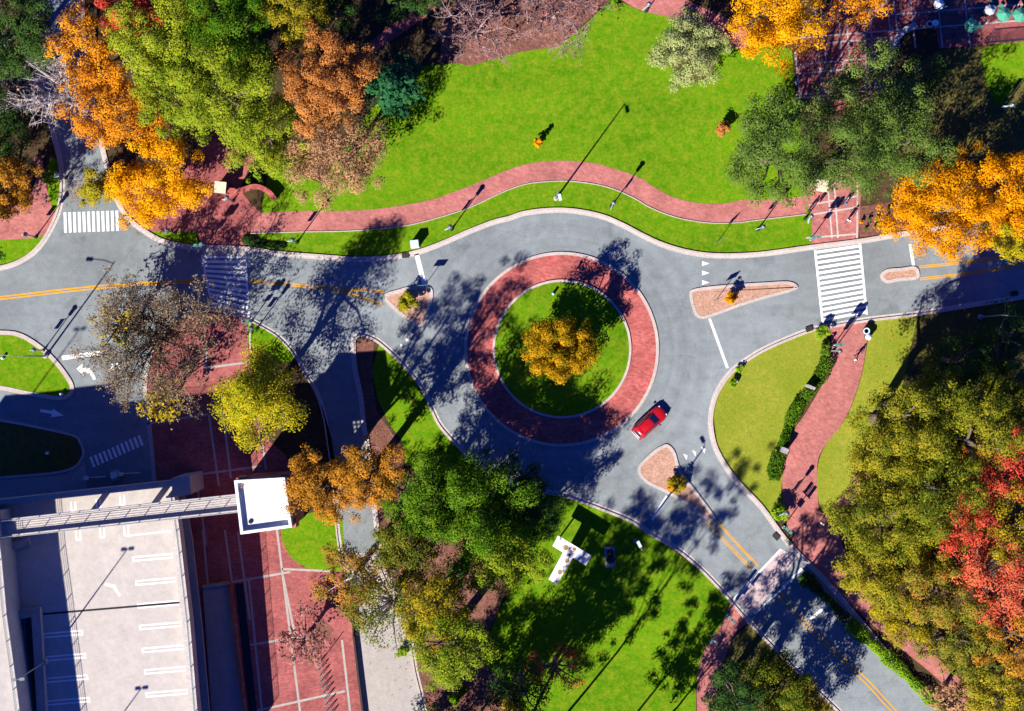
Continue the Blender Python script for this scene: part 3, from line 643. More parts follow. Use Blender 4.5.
tree(163,402,22,9,'olive','yellowish tree at the lower tip of the big half bare tree', lai=1.5, leaf=.2)

# ------------------------------------------------------------------ shrubs and hedges
def shrub(px, py, rpx, h, kind, label, name='shrub', group=None, leaf=.13, lai=4.5, zb=0.0):
    R = rpx*S; p = P(px, py, h*.5); t = empty(name, (p.x, p.y, zb), label, 'shrub', group)
    K = max(6, int(8 + R*7)); cen = []; rad = []
    for _ in range(K):
        u = unit(1)[0]; f = RNG.uniform(.1, 1)**.5; rc = R*RNG.uniform(.25, .42)
        cen.append((u[0]*f*(R-rc*.7), u[1]*f*(R-rc*.7), h*.55 + u[2]*f*max(.05, h*.5-rc*.5))); rad.append(rc)
    mb = MB()
    for k in range(5):
        a = k*1.256; mb.tube([(0,0,-.1),(math.cos(a)*R*.2, math.sin(a)*R*.2, h*.3),(math.cos(a)*R*.5, math.sin(a)*R*.5, h*.65)], [.05,.035,.015], 5)
    mb.build('stem', 'bark', t)
    pos, nr, s = clumps_leaves(cen, rad, int(lai*math.pi*R*R/(1.2*leaf*leaf)), leaf); pos[:,2] = np.maximum(pos[:,2], .03)
    link('foliage', leaf_mesh('foliage', pos, nr, s), LEAF[kind], t); return t
shrub(407,302,12,2.6,'gold','round yellow shrub on the west splitter island', zb=.1)
shrub(730.5,298,8,2.4,'amber','small orange shrub on the long east splitter island', zb=.1)
shrub(677,484,11,1.8,'olive','yellow-green shrub at the middle of the south splitter island', zb=.1)
shrub(672,487,6,1.4,'amber','little orange shrub on the road edge of the south splitter island', zb=.1)
shrub(539,142,6.5,2.0,'amber','small round orange shrub alone on the bright lawn')
shrub(724,129,10,2.2,'bronze','brown shrub by the grey-green oaks on the lawn')
shrub(779,514,12,2.2,'lime','round bright green shrub at the road kerb by the brick path', leaf=.15)
shrub(822,332,9,1.9,'lime','yellow-green shrub at the crosswalk end of the hedge')
shrub(826,348,8,1.6,'hedge','dark shrub just below the yellow-green one in the hedge line')
shrub(402,652,7,1.4,'lime','bright green shrub beside the pale drive on the mulch', leaf=.12); shrub(454,699,9,1.6,'lime','bright lime shrub at the bottom on the mulch')
shrub(462,573,5,1.2,'magnolia','small dark round shrub, upper one behind the olive tree'); shrub(455,590,5,1.1,'magnolia','small dark round shrub, lower one behind the olive tree')
shrub(462,690,6,1.2,'hedge','dull green shrub right of the bottom lime shrub'); shrub(512,690,8,1.2,'meadow','low green shrub in the shade below the red tree')
shrub(258,176,5,1.3,'lime','green shrub above the curved brick wall, nearer the lawn'); shrub(248,181,4,1.2,'lime','green shrub above the curved brick wall, beside the pillar'); shrub(261,183,4,1.1,'meadow','lowest green shrub above the curved brick wall')
shrub(50,178,9,2.0,'lime','green shrub on the grass corner by the north road', leaf=.15)
shrub(733,382,6,.9,'lime','low lime shrub at the kerb on the dry lawn', leaf=.1); shrub(740,368,5,.8,'lime','low lime shrub higher along the kerb on the dry lawn', leaf=.1)
shrub(806,580,10,1.5,'dark','dark shrub at the kerb just below the pale crossing')
for i, (x, y, k) in enumerate(((861,222,'amber'),(869,219,'hedge'),(877.5,219,'lime'),(885.5,218,'gold'),(874.5,227,'gold'),(882,226,'lime'),(890,225,'hedge'),(866,229,'hedge'),(888,210,'hedge'))):
    shrub(x, y, 2.4, .8, k, 'little bedding shrub set in the red mulch bed by the road', 'bedding_shrub', 'bedding shrubs in the mulch bed', .07, 5)
def hedge(px_line, w, h, kind, label, leaf=.13, dens=75):
    pts = [Vector(q) for q in W0(spl(px_line, 8), 0)]
    c = sum(pts, Vector())/len(pts); c.z = 0
    t = empty('hedge', c, label, 'hedge'); L = sum((pts[i+1]-pts[i]).length for i in range(len(pts)-1))
    n = int(L*w*dens*2.6); k = RNG.integers(0, len(pts)-1, n); f = RNG.uniform(0, 1, n); u_ = (k+f)*L/len(pts)
    A = np.array([tuple(q) for q in pts]); d = A[k+1]-A[k]; d /= np.linalg.norm(d, axis=1, keepdims=True); nn = np.stack([-d[:,1], d[:,0], 0*d[:,0]], 1)
    o = RNG.uniform(-1, 1, n); ww = w/2*(1+.25*np.sin(u_*1.1)+.12*np.sin(u_*2.9+1)); z = RNG.uniform(.03, 1, n)**.5*h*(.85+.2*np.sin(u_*1.7))*(1-.35*np.abs(o)**3)
    pos = A[k]+(A[k+1]-A[k])*f[:,None] + nn*(o*ww)[:,None]; pos[:,2] = z; pos[:,:2] -= np.array([c.x, c.y])
    nr = nn*(o*.8)[:,None] + np.array([0,0,.7]) + unit(n)*.6; nr /= np.linalg.norm(nr, axis=1, keepdims=True)
    link('foliage', leaf_mesh('foliage', pos, nr, leaf*RNG.uniform(.6,1.3,n)), LEAF[kind], t)
    mb = MB()
    for q in pts[::5]: mb.tube([(q.x-c.x, q.y-c.y, 0), (q.x-c.x+.05, q.y-c.y, h*.7)], [.04,.02], 5)
    mb.tube([(q.x-c.x, q.y-c.y, h*.35) for q in pts], .03, 5)
    mb.build('stem', 'bark', t)
hedge([(827,358),(822,372),(812,388),(803,398)], 1.5, 1.3, 'hedge', 'dark hedge beside the brick path below the crosswalk shrubs')
hedge([(801,400),(793,414),(786,432),(782,446)], 1.4, 1.2, 'meadow', 'mid green hedge in the middle of the brick path edge')
hedge([(779,452),(775,465),(774,480)], 1.5, 1.2, 'hedge', 'dark hedge at the lower end of the dry lawn by the path')
hedge([(803,574),(816,588),(830,602),(846,620)], 1.1, 1.2, 'dark', 'shaded hedge between lower road and brick path')
hedge([(848,622),(870,642),(895,664),(920,688),(946,712),(970,735)], 1.5, 1.2, 'lime', 'long bright green hedge strip along the lower road')
hedge([(243,238),(258,243),(285,247)], 1.0, .4, 'dark', 'low dark planting by the shaded plaza beside the crosswalk')

# fallen leaves
n = 3600; src = [((112,100),60,'o'),((160,190),55,'o'),((330,120),60,'o'),((935,200),60,'o'),((340,500),60,'o'),((80,190),20,'o'),((490,25),40,'o'),((440,650),70,'o'),((800,60),60,'o'),((880,600),60,'o'),((562,349),45,'o'),((930,360),60,'o'),((380,460),40,'o')]
k = RNG.integers(0, len(src), n); C = np.array([s_[0] for s_ in src], float)[k]; rr = np.array([s_[1] for s_ in src], float)[k]
xy = C + RNG.normal(size=(n,2))*rr[:,None]*.45
pos = np.stack([(xy[:,0]-512)*S, (355.5-xy[:,1])*S, np.full(n, .17)], 1)
dd = np.hypot(xy[:,0]-562, xy[:,1]-349); pos[:,2] = np.where(dd < 68, .78, .17)
nr = unit(n)*.25 + np.array([0,0,1.]); nr /= np.linalg.norm(nr, axis=1, keepdims=True)
tag(link('fallen_leaves', leaf_mesh('fallen_leaves', pos, nr, .075*RNG.uniform(.5,1.4,n)), LEAF['bronze']), 'brown and orange leaves lying on paths and grass below the trees', 'leaves', None, 'stuff')

# ------------------------------------------------------------------ parking garage, bridge, tower
DZ, PZ = 7.4, 8.6
gar = empty('parking_garage', P(110, 600, 0), 'pale concrete parking garage with an open sunlit top deck', 'building')
GO = Vector(gar.location)
def rel(pts, o=GO): return [(p[0]-o.x, p[1]-o.y) for p in pts]
deck = W([(-70,508),(14,500),(171,482),(175,500),(180,532),(190,621),(197,711),(205,800),(52,800),(42,711),(37,612),(3,616),(-12,520),(-70,526)], DZ)
MB().prism(rel(deck), DZ-.55, DZ).build('top_deck', 'deck_concrete', gar)
E_line = W([(174,495),(179.5,530),(190,621),(197.5,711),(205,800)], PZ)
N_line = W([(-70,507),(14,498),(172,480.5)], PZ)
MB().strip(rel(E_line), -.95, 0, 6.2, PZ).build('east_parapet', 'pale_concrete', gar)
MB().strip(rel(N_line), 0, -.62, 6.0, PZ+.1).build('north_parapet', 'wall_concrete', gar)
mb = MB()
NE = W([(172,478),(190,475.5),(191.5,494),(173,497)], PZ)
mb.prism(rel(NE), 0, PZ+.35); mb.build('corner_pier', 'wall_concrete', gar)
E_low = W([(180,495),(188,540),(197,621),(205,711),(212,800)], 4.6)
MB().strip(rel(E_low), -.6, .25, 3.1, 4.5).build('lower_spandrel', 'wall_concrete', gar)
MB().strip(rel(E_low), .24, .5, 4.1, 4.5).build('spandrel_rail', 'wall_concrete', gar)
low = W([(-70,506),(171,484),(176,500),(184,540),(193,621),(200,711),(207,800),(60,800),(50,700),(45,612),(-70,640)], 3.6)
MB().prism(rel(low), 3.3, 3.7).build('lower_deck', 'deck_concrete', gar)
mb = MB()
for yy in range(505, 800, 24):
    t = (yy-497)/(711-497); q = P(175.5 + 22*t, yy, 5); mb.box((q.x-GO.x-.45, q.y-GO.y, 3.4), (.6,.6,6.8))
for xx in range(-40, 172, 30):
    q = P(xx, 502-.118*xx+1, 5); mb.box((q.x-GO.x, q.y-GO.y-.5, 3.4), (.6,.6,6.8))
mb.build('columns', 'wall_concrete', gar)
mb = MB(); core = W([(-60,520),(150,500),(165,540),(176,640),(184,800),(-60,800)], 2)
mb.prism(rel(core), 0, 3.2); mb.build('ground_storey', 'wall_concrete', gar)
# ramp slot on the left
mb = MB(); rp = rel(W([(8,615),(38,612),(44,711),(54,800),(30,800),(18,711)], 4))
mb.add([(rp[0][0],rp[0][1],6.8),(rp[1][0],rp[1][1],6.8),(rp[2][0],rp[2][1],4.6),(rp[3][0],rp[3][1],3.75),(rp[4][0],rp[4][1],3.75),(rp[5][0],rp[5][1],4.6)], [(5,4,3,2),(0,5,2,1)])
mb.build('ramp', 'dark_asphalt', gar)
rl = W([(37,608),(39,640),(43,711),(53,800)], PZ)
MB().strip(rel(rl), -.75, .3, 4.0, PZ-.1).build('ramp_parapet', 'wall_concrete', gar)
rl2 = W([(20,612),(22,640),(29,711),(40,800)], DZ)
MB().strip(rel(rl2), -.35, .35, 3.4, DZ-.4).build('ramp_wall', 'wall_concrete', gar)
MB().bar(P(6,548,DZ+.5)-GO, P(30,541,DZ+.5)-GO, .9, .9).build('deck_beam', 'wall_concrete', gar)
MB().bar(P(6,617,DZ+.4)-GO, P(39,611,DZ+.4)-GO, 1.0, 1.0).build('deck_beam', 'wall_concrete', gar)
# stall markings on the deck
mb = MB()
def dline(a, b, w, z=DZ+.004):
    a, b = P(*a, DZ), P(*b, DZ); d = b-a; n_ = Vector((-d.y, d.x, 0)).normalized()*w/2
    mb.add([(v.x-GO.x, v.y-GO.y, z) for v in (a-n_, b-n_, b+n_, a+n_)], [(0,1,2,3)])
def hairpin(x0, x1, y, dy=1.9, sl=-.085):
    dline((x0, y-dy), (x1, y-dy+sl*(x1-x0)), .17); dline((x0, y+dy), (x1, y+dy+sl*(x1-x0)), .17)
for x0, x1, y in ((133,173,559),(136,176,583),(138,179,606),(140,182,627.5),(142.5,184,650.5),(145,186,672),(146.5,188,695)):
    mb = MB(); hairpin(x0, x1, y); dline((x0, y-2.6),(x0+.3, y+2.6), .2, DZ+.008); mb.build('stall_marking', 'fresh_white', gar)
for x0, x1, y in ((40,82,636),(44,85,659),(46,87,680.5),(48,89,703)):
    mb = MB(); hairpin(x0, x1, y); dline((x1, y-5.6),(x1+.3, y-.6), .2, DZ+.008); mb.build('stall_marking', 'fresh_white', gar)
for x, y, x2 in ((73,511,0),(98,508,0),(122,505,0),(78,540,1),(102,537.5,1),(126,535,1)):
    mb = MB(); dline((x-2, y-9),(x-1.4, y), .17); dline((x+2, y-9.4),(x+2.6, y-.4), .17); dline((x-2,y),(x+3,y-.5), .2, DZ+.008); mb.build('stall_marking', 'fresh_white', gar)
mb = MB(); dline((125,536),(172,531), .17); mb.build('stall_marking', 'fresh_white', gar)
mb = MB(); dline((38,614.5),(180,602.5), .22, DZ+.012); mb.build('expansion_joint', 'black_trim', gar)
mb = MB()
for a, b in (((105,584),(116,587)),((113,585),(120,596))): dline(a, b, .35, DZ+.006+.005*(a[0] > 110))
mb.build('worn_arrow', 'white_paint', gar)

# taller west wing with railing
wing = empty('garage_wing', P(-40, 620, 0), 'taller pale garage wing with a railing on the far left edge', 'building'); WO = Vector(wing.location)
WZ = 13.0
wl = W([(-120,525),(-4,512),(2,560),(7,615),(14,665),(20,711),(31,800),(-120,815)], WZ)
MB().prism(rel(wl, WO), 0, WZ-.6).build('wing_walls', 'wall_concrete', wing)
ed = rel(W([(-120,525),(-4,512),(2,560),(7,615),(14,665),(20,711),(31,800)], WZ), WO)
MB().prism(rel(wl, WO), WZ-.58, WZ-.3).build('wing_deck', 'deck_concrete', wing)
MB().strip(ed, -.35, 0, WZ-.6, WZ+.15).build('wing_parapet', 'pale_concrete', wing)
def railing(name, line3, h, parent, nrail=4, gap=2.4, mat='grey_metal'):
    mb = MB(); pts = [Vector(p) for p in line3]; 
    for i in range(len(pts)-1):
        a, b = pts[i], pts[i+1]; L = (b-a).length; n = max(1, int(L/gap))
        for k in range(n+1): q = a.lerp(b, k/n); mb.box((q.x, q.y, q.z+h/2), (.07,.07,h))
        for r in range(nrail): z = h*(r+1)/nrail; mb.bar(a+Vector((0,0,z)), b+Vector((0,0,z)), .05 if r == nrail-1 else .03, .05 if r == nrail-1 else .03)
    return mb.build(name, mat, parent)
railing('railing', [(p[0]-.18, p[1], WZ+.15) for p in ed[1:]], 1.0, wing)
yb = P(1, 570, WZ-2)-WO; MB().box((yb.x+.35, yb.y, WZ-3.0), (.12, 2.6, .9), rz=.12).build('yellow_sign', 'yellow_paint', wing)

railing('deck_railing', [(p[0]-.2, p[1], PZ) for p in rel(E_line)], 1.0, gar, 4, 2.4)
# upper walkway bridge
br = empty('footbridge', P(120, 520, 0), 'long pale footbridge with railings leading to the white stair tower', 'bridge'); BO = Vector(br.location)
BZ = 11.4
bt = rel(W([(-90,529.5),(0,519.5),(120,506.5),(240,493.5)], BZ), BO); bb = rel(W([(-90,548),(0,538),(120,525),(240,512)], BZ), BO)
MB().prism(bt + bb[::-1], BZ-.5, BZ).build('walkway_slab', 'pale_concrete', br)
MB().strip(bt, 0, -.3, BZ, BZ+.35).build('kerb_wall', 'pale_concrete', br); MB().strip(bb, 0, .28, BZ, BZ+.5).build('kerb_wall', 'pale_concrete', br)
railing('railing', [(p[0], p[1]-.14, BZ+.35) for p in bt], 1.0, br, 4, 2.2); railing('railing', [(p[0], p[1]+.14, BZ+.5) for p in bb], 1.05, br, 4, 2.2)
for x in (20, 90, 150, 205):
    q = P(x, 528-.106*x, 6)-BO; MB().box((q.x, q.y, (BZ-.5)/2), (.5,.5,BZ-.5)).build('pier', 'wall_concrete', br)

tw = empty('stair_tower', P(262, 505, 0), 'brick stair tower with a square white flat roof', 'building'); TO = Vector(tw.location)
TZ = 13.2
ro = rel(W([(234,480.5),(284.5,477.5),(292,527.5),(240.5,534.5)], TZ), TO)
cx = sum(p[0] for p in ro)/4; cy = sum(p[1] for p in ro)/4
def scaled(f): return [(cx+(p[0]-cx)*f, cy+(p[1]-cy)*f) for p in ro]
wallp = scaled(.985)
mb = MB().prism(wallp, 0, 7.8); mb.build('lower_wall', 'wall_brick', tw)
# open stair level: corner piers and horizontal louvres
for p in wallp:
    q = Vector((p[0]+(cx-p[0])*.09, p[1]+(cy-p[1])*.09)); MB().box((q.x, q.y, 9.3), (1.0,1.0,3.0)).build('corner_pier', 'wall_brick', tw)
mb = MB()
for i in range(4):
    a = Vector(wallp[i]).to_3d(); b = Vector(wallp[(i+1)%4]).to_3d()
    for z in (8.2, 8.75, 9.3, 9.85, 10.4): mb.bar(a.lerp(b,.14)+Vector((0,0,z)), a.lerp(b,.86)+Vector((0,0,z)), .06, .16)
mb.build('louvres', 'grey_metal', tw)
mb = MB(); mb.prism(wallp, 10.8, TZ-.75); mb.build('upper_wall', 'wall_concrete', tw)
MB().prism(scaled(.97), TZ-.74, TZ-.62).build('roof', 'roof_white', tw)
s_ = 1 if sum(ro[i][0]*ro[(i+1)%4][1]-ro[(i+1)%4][0]*ro[i][1] for i in range(4)) > 0 else -1
MB().strip(ro, 0, s_*.32, TZ-.8, TZ, True).build('roof_parapet', 'white_metal', tw)
q = P(250,522,TZ)-TO; MB().lathe([(.0,0),(.26,0),(.26,.12),(.0,.14)], (q.x,q.y,TZ-.62)).build('roof_drain', 'black_metal', tw)
q = P(238,485,TZ)-TO; MB().lathe([(.0,0),(.14,0),(.14,.3),(.0,.34)], (q.x+.3,q.y-.3,TZ-.62)).build('roof_vent', 'wall_brick', tw)

# sunken areaway east of the garage
aw = empty('areaway', P(222, 650, 0), 'shaded concrete areaway with a low red wall beside the garage', 'areaway'); AO = Vector(aw.location)
ap = rel(W0([(203,587),(229,584),(244,711),(252,800),(222,800),(212,711)]), AO)
MB().prism(ap, .04, .30).build('areaway_slab', 'concrete', aw)
MB().strip(rel(W0([(229.5,583),(244.5,711),(252,800)]), AO), -.1, .35, 0, 1.15).build('low_wall', 'wall_brick', aw)
MB().strip(rel(W0([(203,587),(229.5,583)]), AO), -.1, .25, 0, .7).build('end_wall', 'wall_concrete', aw)
MB().prism(rel(W0([(235,584),(243,583),(257,711),(264,800),(256,800),(249,711)]), AO), .03, .045).build('black_strip', 'black_metal', aw)  # flat black strip along the low wall

# ------------------------------------------------------------------ street furniture
def path_lamp_proto():
    t = empty('path_lamp', (0,0,0), 'x', 'lamp', 'path lamps along the brick paths')
    MB().lathe([(.22,0),(.22,.12),(.13,.3),(.1,.6)], n=12).build('base', 'dark_pole', t)
    MB().tube([(0,0,.5),(0,0,3.9)], [.075,.05], 10).build('pole', 'dark_pole', t)
    MB().lathe([(.07,0),(.2,.08),(.23,.75),(.14,.85)], (0,0,3.85), 12).build('lantern', 'bright_head', t, True)
    MB().lathe([(.3,0),(.26,.1),(.05,.24),(0,.28)], (0,0,4.68), 12).build('lantern_cap', 'grey_metal', t, True)
    MB().box((-.42,0,3.45), (.8,.05,.05)).build('banner_arm', 'bright_head', t)
    MB().box((-.45,0,2.9), (.5,.03,1.0)).build('banner', 'bright_head', t)
    return t
used = {}
def place(proto, px, py, label, rz=0, group=None, z=0.0, ground=True):
    k = id(proto)
    o = proto if k not in used else copy_tree(proto)
    used[k] = 1
    q = W0([(px, py)])[0] if ground else P(px, py, z)
    o.location = (q[0], q[1], z); o.rotation_euler.z = rz; o['label'] = label
    if group: o['group'] = group
    return o
lp = path_lamp_proto()
for x, y, rz, lab in ((297,242.5,.1,'path lamp on the verge just right of the shaded crosswalk'),(451.5,229.5,.4,'path lamp on the grass right of the utility cabinet'),(611.5,206,1.2,'path lamp on the verge right of the tall street light'),(758,229.5,.3,'path lamp on the verge left of the small crossing plaza'),(646,11.5,.6,'path lamp at the top beside the upper brick path'),(36,237,0,'path lamp at the grass corner on the left edge'),(175,233,.3,'path lamp in shade on the verge below the amber tree'),(66,178,.3,'path lamp beside the north road below the dark trees'),
    (257,328.5,0,'path lamp at the grass corner below the shaded crosswalk'),(233,201,.2,'path lamp in the shaded plaza below the cream pillar'),(781,510,.5,'path lamp where the hedge ends by the brick path'),(833,351,0,'path lamp in the hedge below the big crosswalk'),(711,634,.9,'path lamp on the lawn side of the small south path'),(805,219,1.4,'path lamp at the grass edge of the small crossing plaza'),(44,350,.1,'path lamp near the tall street light on the left island'),(1002,300-190,0,'path lamp on the shaded lawn below the café tables')):
    place(lp, x, y, lab, rz)
def street_light_proto(arm):
    t = empty('street_light', (0,0,0), 'x', 'street light', 'tall street lights')
    MB().lathe([(.3,0),(.3,.5),(.2,.55)], n=14).build('base', 'concrete', t)
    MB().tube([(0,0,.5),(0,0,10.4)], [.12,.07], 10).build('pole', 'grey_metal', t)
    MB().tube([(0,0,10.2),(-arm*.5,0,10.5),(-arm,0,10.55)], .045, 8).build('arm', 'grey_metal', t)
    MB().box((-arm-.3,0,10.53), (.75,.34,.16)).build('lamp_head', 'bright_head', t)
    return t
la = street_light_proto(2.8); lb = street_light_proto(.5)
place(la, 46, 356, 'tall street light with a long arm on the left grass island', -.05)
place(la, 980, 317, 'tall street light with a long arm in shade by the right road', math.pi-.1)
place(lb, 556, 198.5, 'tall street light on the verge at the middle of the path bend', 1.8)
place(lb, 636, 541, 'tall street light standing in shade on the south lawn', -1.1)
def deck_lamp_proto():
    t = empty('deck_lamp', (0,0,0), 'x', 'lamp', 'twin lamps on the garage deck')
    MB().lathe([(.35,0),(.35,.9),(.3,.95)], n=14).build('base', 'concrete', t)
    MB().tube([(0,0,.9),(0,0,11.9)], [.10,.06], 10).build('pole', 'grey_metal', t)
    for s in (-1,1): MB().box((s*.45,0,11.9), (.55,.32,.14)).build('lamp_head', 'grey_metal', t)
    MB().box((0,0,11.88), (.5,.07,.07)).build('cross_arm', 'grey_metal', t)
    return t
dl = deck_lamp_proto()
place(dl, 46, 661, 'twin headed lamp at the ramp edge of the garage deck', .1, z=DZ, ground=False)
place(dl, 60, 800, 'twin headed lamp on the garage deck just below the view', .1, z=DZ, ground=False)
place(dl, -120, 565, 'twin headed lamp on the garage wing outside the left edge', .1, z=WZ-.3, ground=False)
def beacon_proto():
    t = empty('crossing_beacon', (0,0,0), 'x', 'crossing signal', 'flashing signals at the crosswalks')
    MB().tube([(0,0,0),(0,0,4.6)], .06, 10).build('pole', 'grey_metal', t)
    MB().lathe([(.18,0),(.18,.3),(.1,.36)], n=12).build('base', 'grey_metal', t)
    MB().box((0,0,2.7), (.7,.06,.7)).build('warning_sign', 'bright_head', t)
    for s in (-1,1): MB().box((s*.32,0,4.15), (.36,.3,.95)).build('signal_head', 'teal_metal', t)
    MB().box((0,0,3.55), (1.3,.08,.08)).build('cross_bar', 'bright_head', t)
    return t
bp = beacon_proto()
for x, y, rz, lab in ((810.5,239.5,.1,'crossing signal at the upper end of the big white crosswalk'),(833.5,345,.1,'crossing signal in the hedge at the lower end of the big crosswalk'),(727,614,-.75,'crossing signal at the lawn end of the pale crossing'),(783,527,-.8,'crossing signal at the path end of the pale crossing'),(204.5,247,.2,'crossing signal at the shaded plaza end of the left crosswalk'),(251,322,.2,'crossing signal at the lower end of the left crosswalk')): place(bp, x, y, lab, rz)
def sign_proto():
    t = empty('road_sign', (0,0,0), 'x', 'sign', 'road signs on posts')
    MB().tube([(0,0,0),(0,0,2.9)], .04, 8).build('post', 'grey_metal', t)
    MB().box((0,.05,2.6), (1.3,.03,.7)).build('sign_plate', 'teal_metal', t)
    MB().box((0,.075,2.6), (1.2,.02,.6)).build('sign_back', 'grey_metal', t)
    return t
sp = sign_proto()
for x, y, rz, lab in ((424,286.5,.05,'road sign on the tip of the west splitter island'),(716.5,299.5,.4,'road sign on the nose of the long east splitter island'),(717.5,242,.7,'road sign on the verge opposite the yield triangles'),(404,347-12,.8,'road sign behind the kerb of the mulch nose')): place(sp, x, y, lab, rz)
def bin_proto(lid, name='litter_bin'):
    t = empty(name, (0,0,0), 'x', 'bin', 'pairs of round bins')
    mb = MB()
    for k in range(18):
        a = 2*math.pi*k/18; mb.box((.33*math.cos(a), .33*math.sin(a), .5), (.03,.08,.95), rz=a)
    mb.build('slats', 'teal_metal', t); MB().lathe([(0,.06),(.29,.06),(.29,.9)], n=18).build('liner', 'black_metal', t)
    if lid: MB().lathe([(.38,.95),(.4,1.02),(.3,1.2),(.0,1.27)], n=20).build('lid', 'white_metal', t, True)
    else: MB().lathe([(.26,.95),(.40,.95),(.42,1.02),(.38,1.08),(.27,1.06),(.26,.95)], n=20).build('rim', 'bright_head', t, True)
    return t
b1, b2 = bin_proto(False), bin_proto(True)
place(b1, 865, 331, 'open round bin with a pale rim on the brick path by the crosswalk'); place(b2, 867, 337, 'white lidded round bin on the brick path by the crosswalk')
place(b1, 928, 25.5, 'open round bin with a pale rim at the end of the curved seat wall'); place(b2, 933.5, 24.5, 'white lidded round bin at the end of the curved seat wall')
# utility cabinet
t = empty('utility_cabinet', (*W0([(415,244.5)])[0][:2], 0), 'pale green utility cabinet on the verge by the left stop line', 'cabinet', rz=.12)
MB().box((0,0,.06), (1.1,1.0,.12)).build('plinth', 'concrete', t); MB().box((0,0,.75), (.9,.8,1.26)).build('housing', 'white_metal', t); MB().box((0,0,1.41), (.98,.88,.06)).build('lid', 'bright_head', t); MB().box((0,-.412,.75), (.7,.02,1.0)).build('door', 'white_metal', t)
# hedge-side info boxes
for x, y, lab in ((783,450,'grey service box set in the hedge by the brick path'),(809,387,'pale narrow marker box in the hedge by the brick path')):
    q = W0([(x,y)])[0]; t = empty('service_box', (q[0], q[1], 0), lab, 'cabinet', rz=-.4)
    MB().box((0,0,.85), (.75,.6,1.7) if x < 800 else (.95,.3,1.7)).build('housing', 'white_metal', t); MB().box((0,0,1.73), (.8,.66,.05) if x < 800 else (1.0,.34,.05)).build('lid', 'granite', t)
# white T shaped canopy
t = empty('canopy', (*P(570,560,0)[:2], 0), 'white T shaped canopy slab with brown stains on the south lawn', 'canopy'); CO = Vector(t.location); CZ = 3.2
Tp = rel(W([(558,535.5),(591.5,555.8),(586,565.5),(573,557.5),(557,584.5),(548.5,579.5),(563,552.5),(552.5,546)], CZ), CO)
MB().prism(Tp, CZ-.28, CZ).build('roof_slab', 'stained_white', t)
mb = MB()
for x, y in ((559,542),(584,558.5),(569,554),(555,578)):
    q = P(x, y, CZ)-CO; mb.tube([(q.x,q.y,0),(q.x,q.y,CZ-.29)], .11, 10)
mb.build('posts', 'grey_metal', t)
mb = MB()
for x, y, r in ((565.5,547.5,2.9),(574.5,549,1.8),(571,551.5,1.5),(567,560.5,2.7),(560,572,2.5),(584,558.5,1.6),(569.5,555,1.3)):
    q = P(x, y, CZ)-CO; n_ = 14; mb.sheet([(q.x+math.cos(6.283*k/n_)*r*S*RNG.uniform(.7,1.2), q.y+math.sin(6.283*k/n_)*r*S*RNG.uniform(.7,1.2), CZ+.006) for k in range(n_)])
mb.build('stain', 'rust_stain', t)
# memorial slab with two dark stones
t = empty('memorial', (*P(610,557,0)[:2], 0), 'grey stone slab carrying two dark rounded bronzes on the lawn', 'memorial', rz=.05)
MB().box((0,0,.12), (1.25,2.5,.24)).build('slab', 'granite', t)
for y, r in ((-.25,.52),(.55,.42)): MB().lathe([(r,0),(r*1.05,.2),(r*.8,.55),(r*.35,.75),(0,.78)], (0.05,y,.24), 14).build('bronze', 'dark_bronze', t, True)
MB().box((.1,-.95,.34), (.5,.4,.2)).build('plaque', 'granite', t)
# monument pillars with curved wall
def pillar(px, py, d, rz, lab):
    t = empty('gate_pillar', (*P(px,py,0)[:2], 0), lab, 'pillar', 'gate pillars of the plazas', rz)
    MB().box((0,0,.15), (d[0]+.2,d[1]+.2,.3)).build('plinth', 'wall_brick', t); MB().box((0,0,1.15), (d[0],d[1],1.7)).build('shaft', 'wall_brick', t); MB().box((0,0,2.1), (d[0]+.25,d[1]+.25,.22)).build('cap', 'cream_stone', t)
pillar(223,189,(1.15,1.1),-.1,'square brick pillar with a cream cap by the curved wall')
pillar(818,187,(1.4,1.2),-.15,'cream capped brick pillar under the oaks at the crossing plaza')
cw_ = spl([(229,191),(237,191.5),(246,190),(254,187.5),(262,188.5),(270,193),(276,200)])
t = empty('curved_wall', (*P(252,190,0)[:2],0), 'low curved brick wall running from the cream capped pillar', 'wall'); o_ = Vector(t.location)
MB().strip(rel(W0(cw_), o_), -.22, .22, 0, 1.0).build('wall_body', 'wall_brick', t); MB().strip(rel(W0(cw_), o_), -.3, .3, 1.0, 1.12).build('coping', 'ring_brick', t)
sw_ = spl([(888,68),(889.5,55),(894,43),(903,32),(916,25.5)])
t = empty('seat_wall', (*P(897,45,0)[:2],0), 'curved grey stone seat wall at the edge of the upper plaza', 'wall'); o_ = Vector(t.location)
MB().strip(rel(W0(sw_), o_), -.25, .3, 0, .42).build('wall_body', 'wall_concrete', t); MB().strip(rel(W0(sw_), o_), -.33, .38, .42, .52).build('coping', 'pale_concrete', t)
pw_ = spl([(836,-10),(839,0),(846,6.5),(855,10.5),(864,11.5),(876,9),(884,2),(888,-10)])
t = empty('planter_wall', (*P(862,2,0)[:2],0), 'pale round planter wall at the top edge of the upper plaza', 'wall'); o_ = Vector(t.location)
MB().strip(rel(W0(pw_), o_), -.2, .2, 0, .45).build('wall_body', 'cream_stone', t); MB().strip(rel(W0(pw_), o_), -.26, .26, .45, .53).build('coping', 'pale_concrete', t)
sheet('planter_soil', pw_, .3, 'mulch')
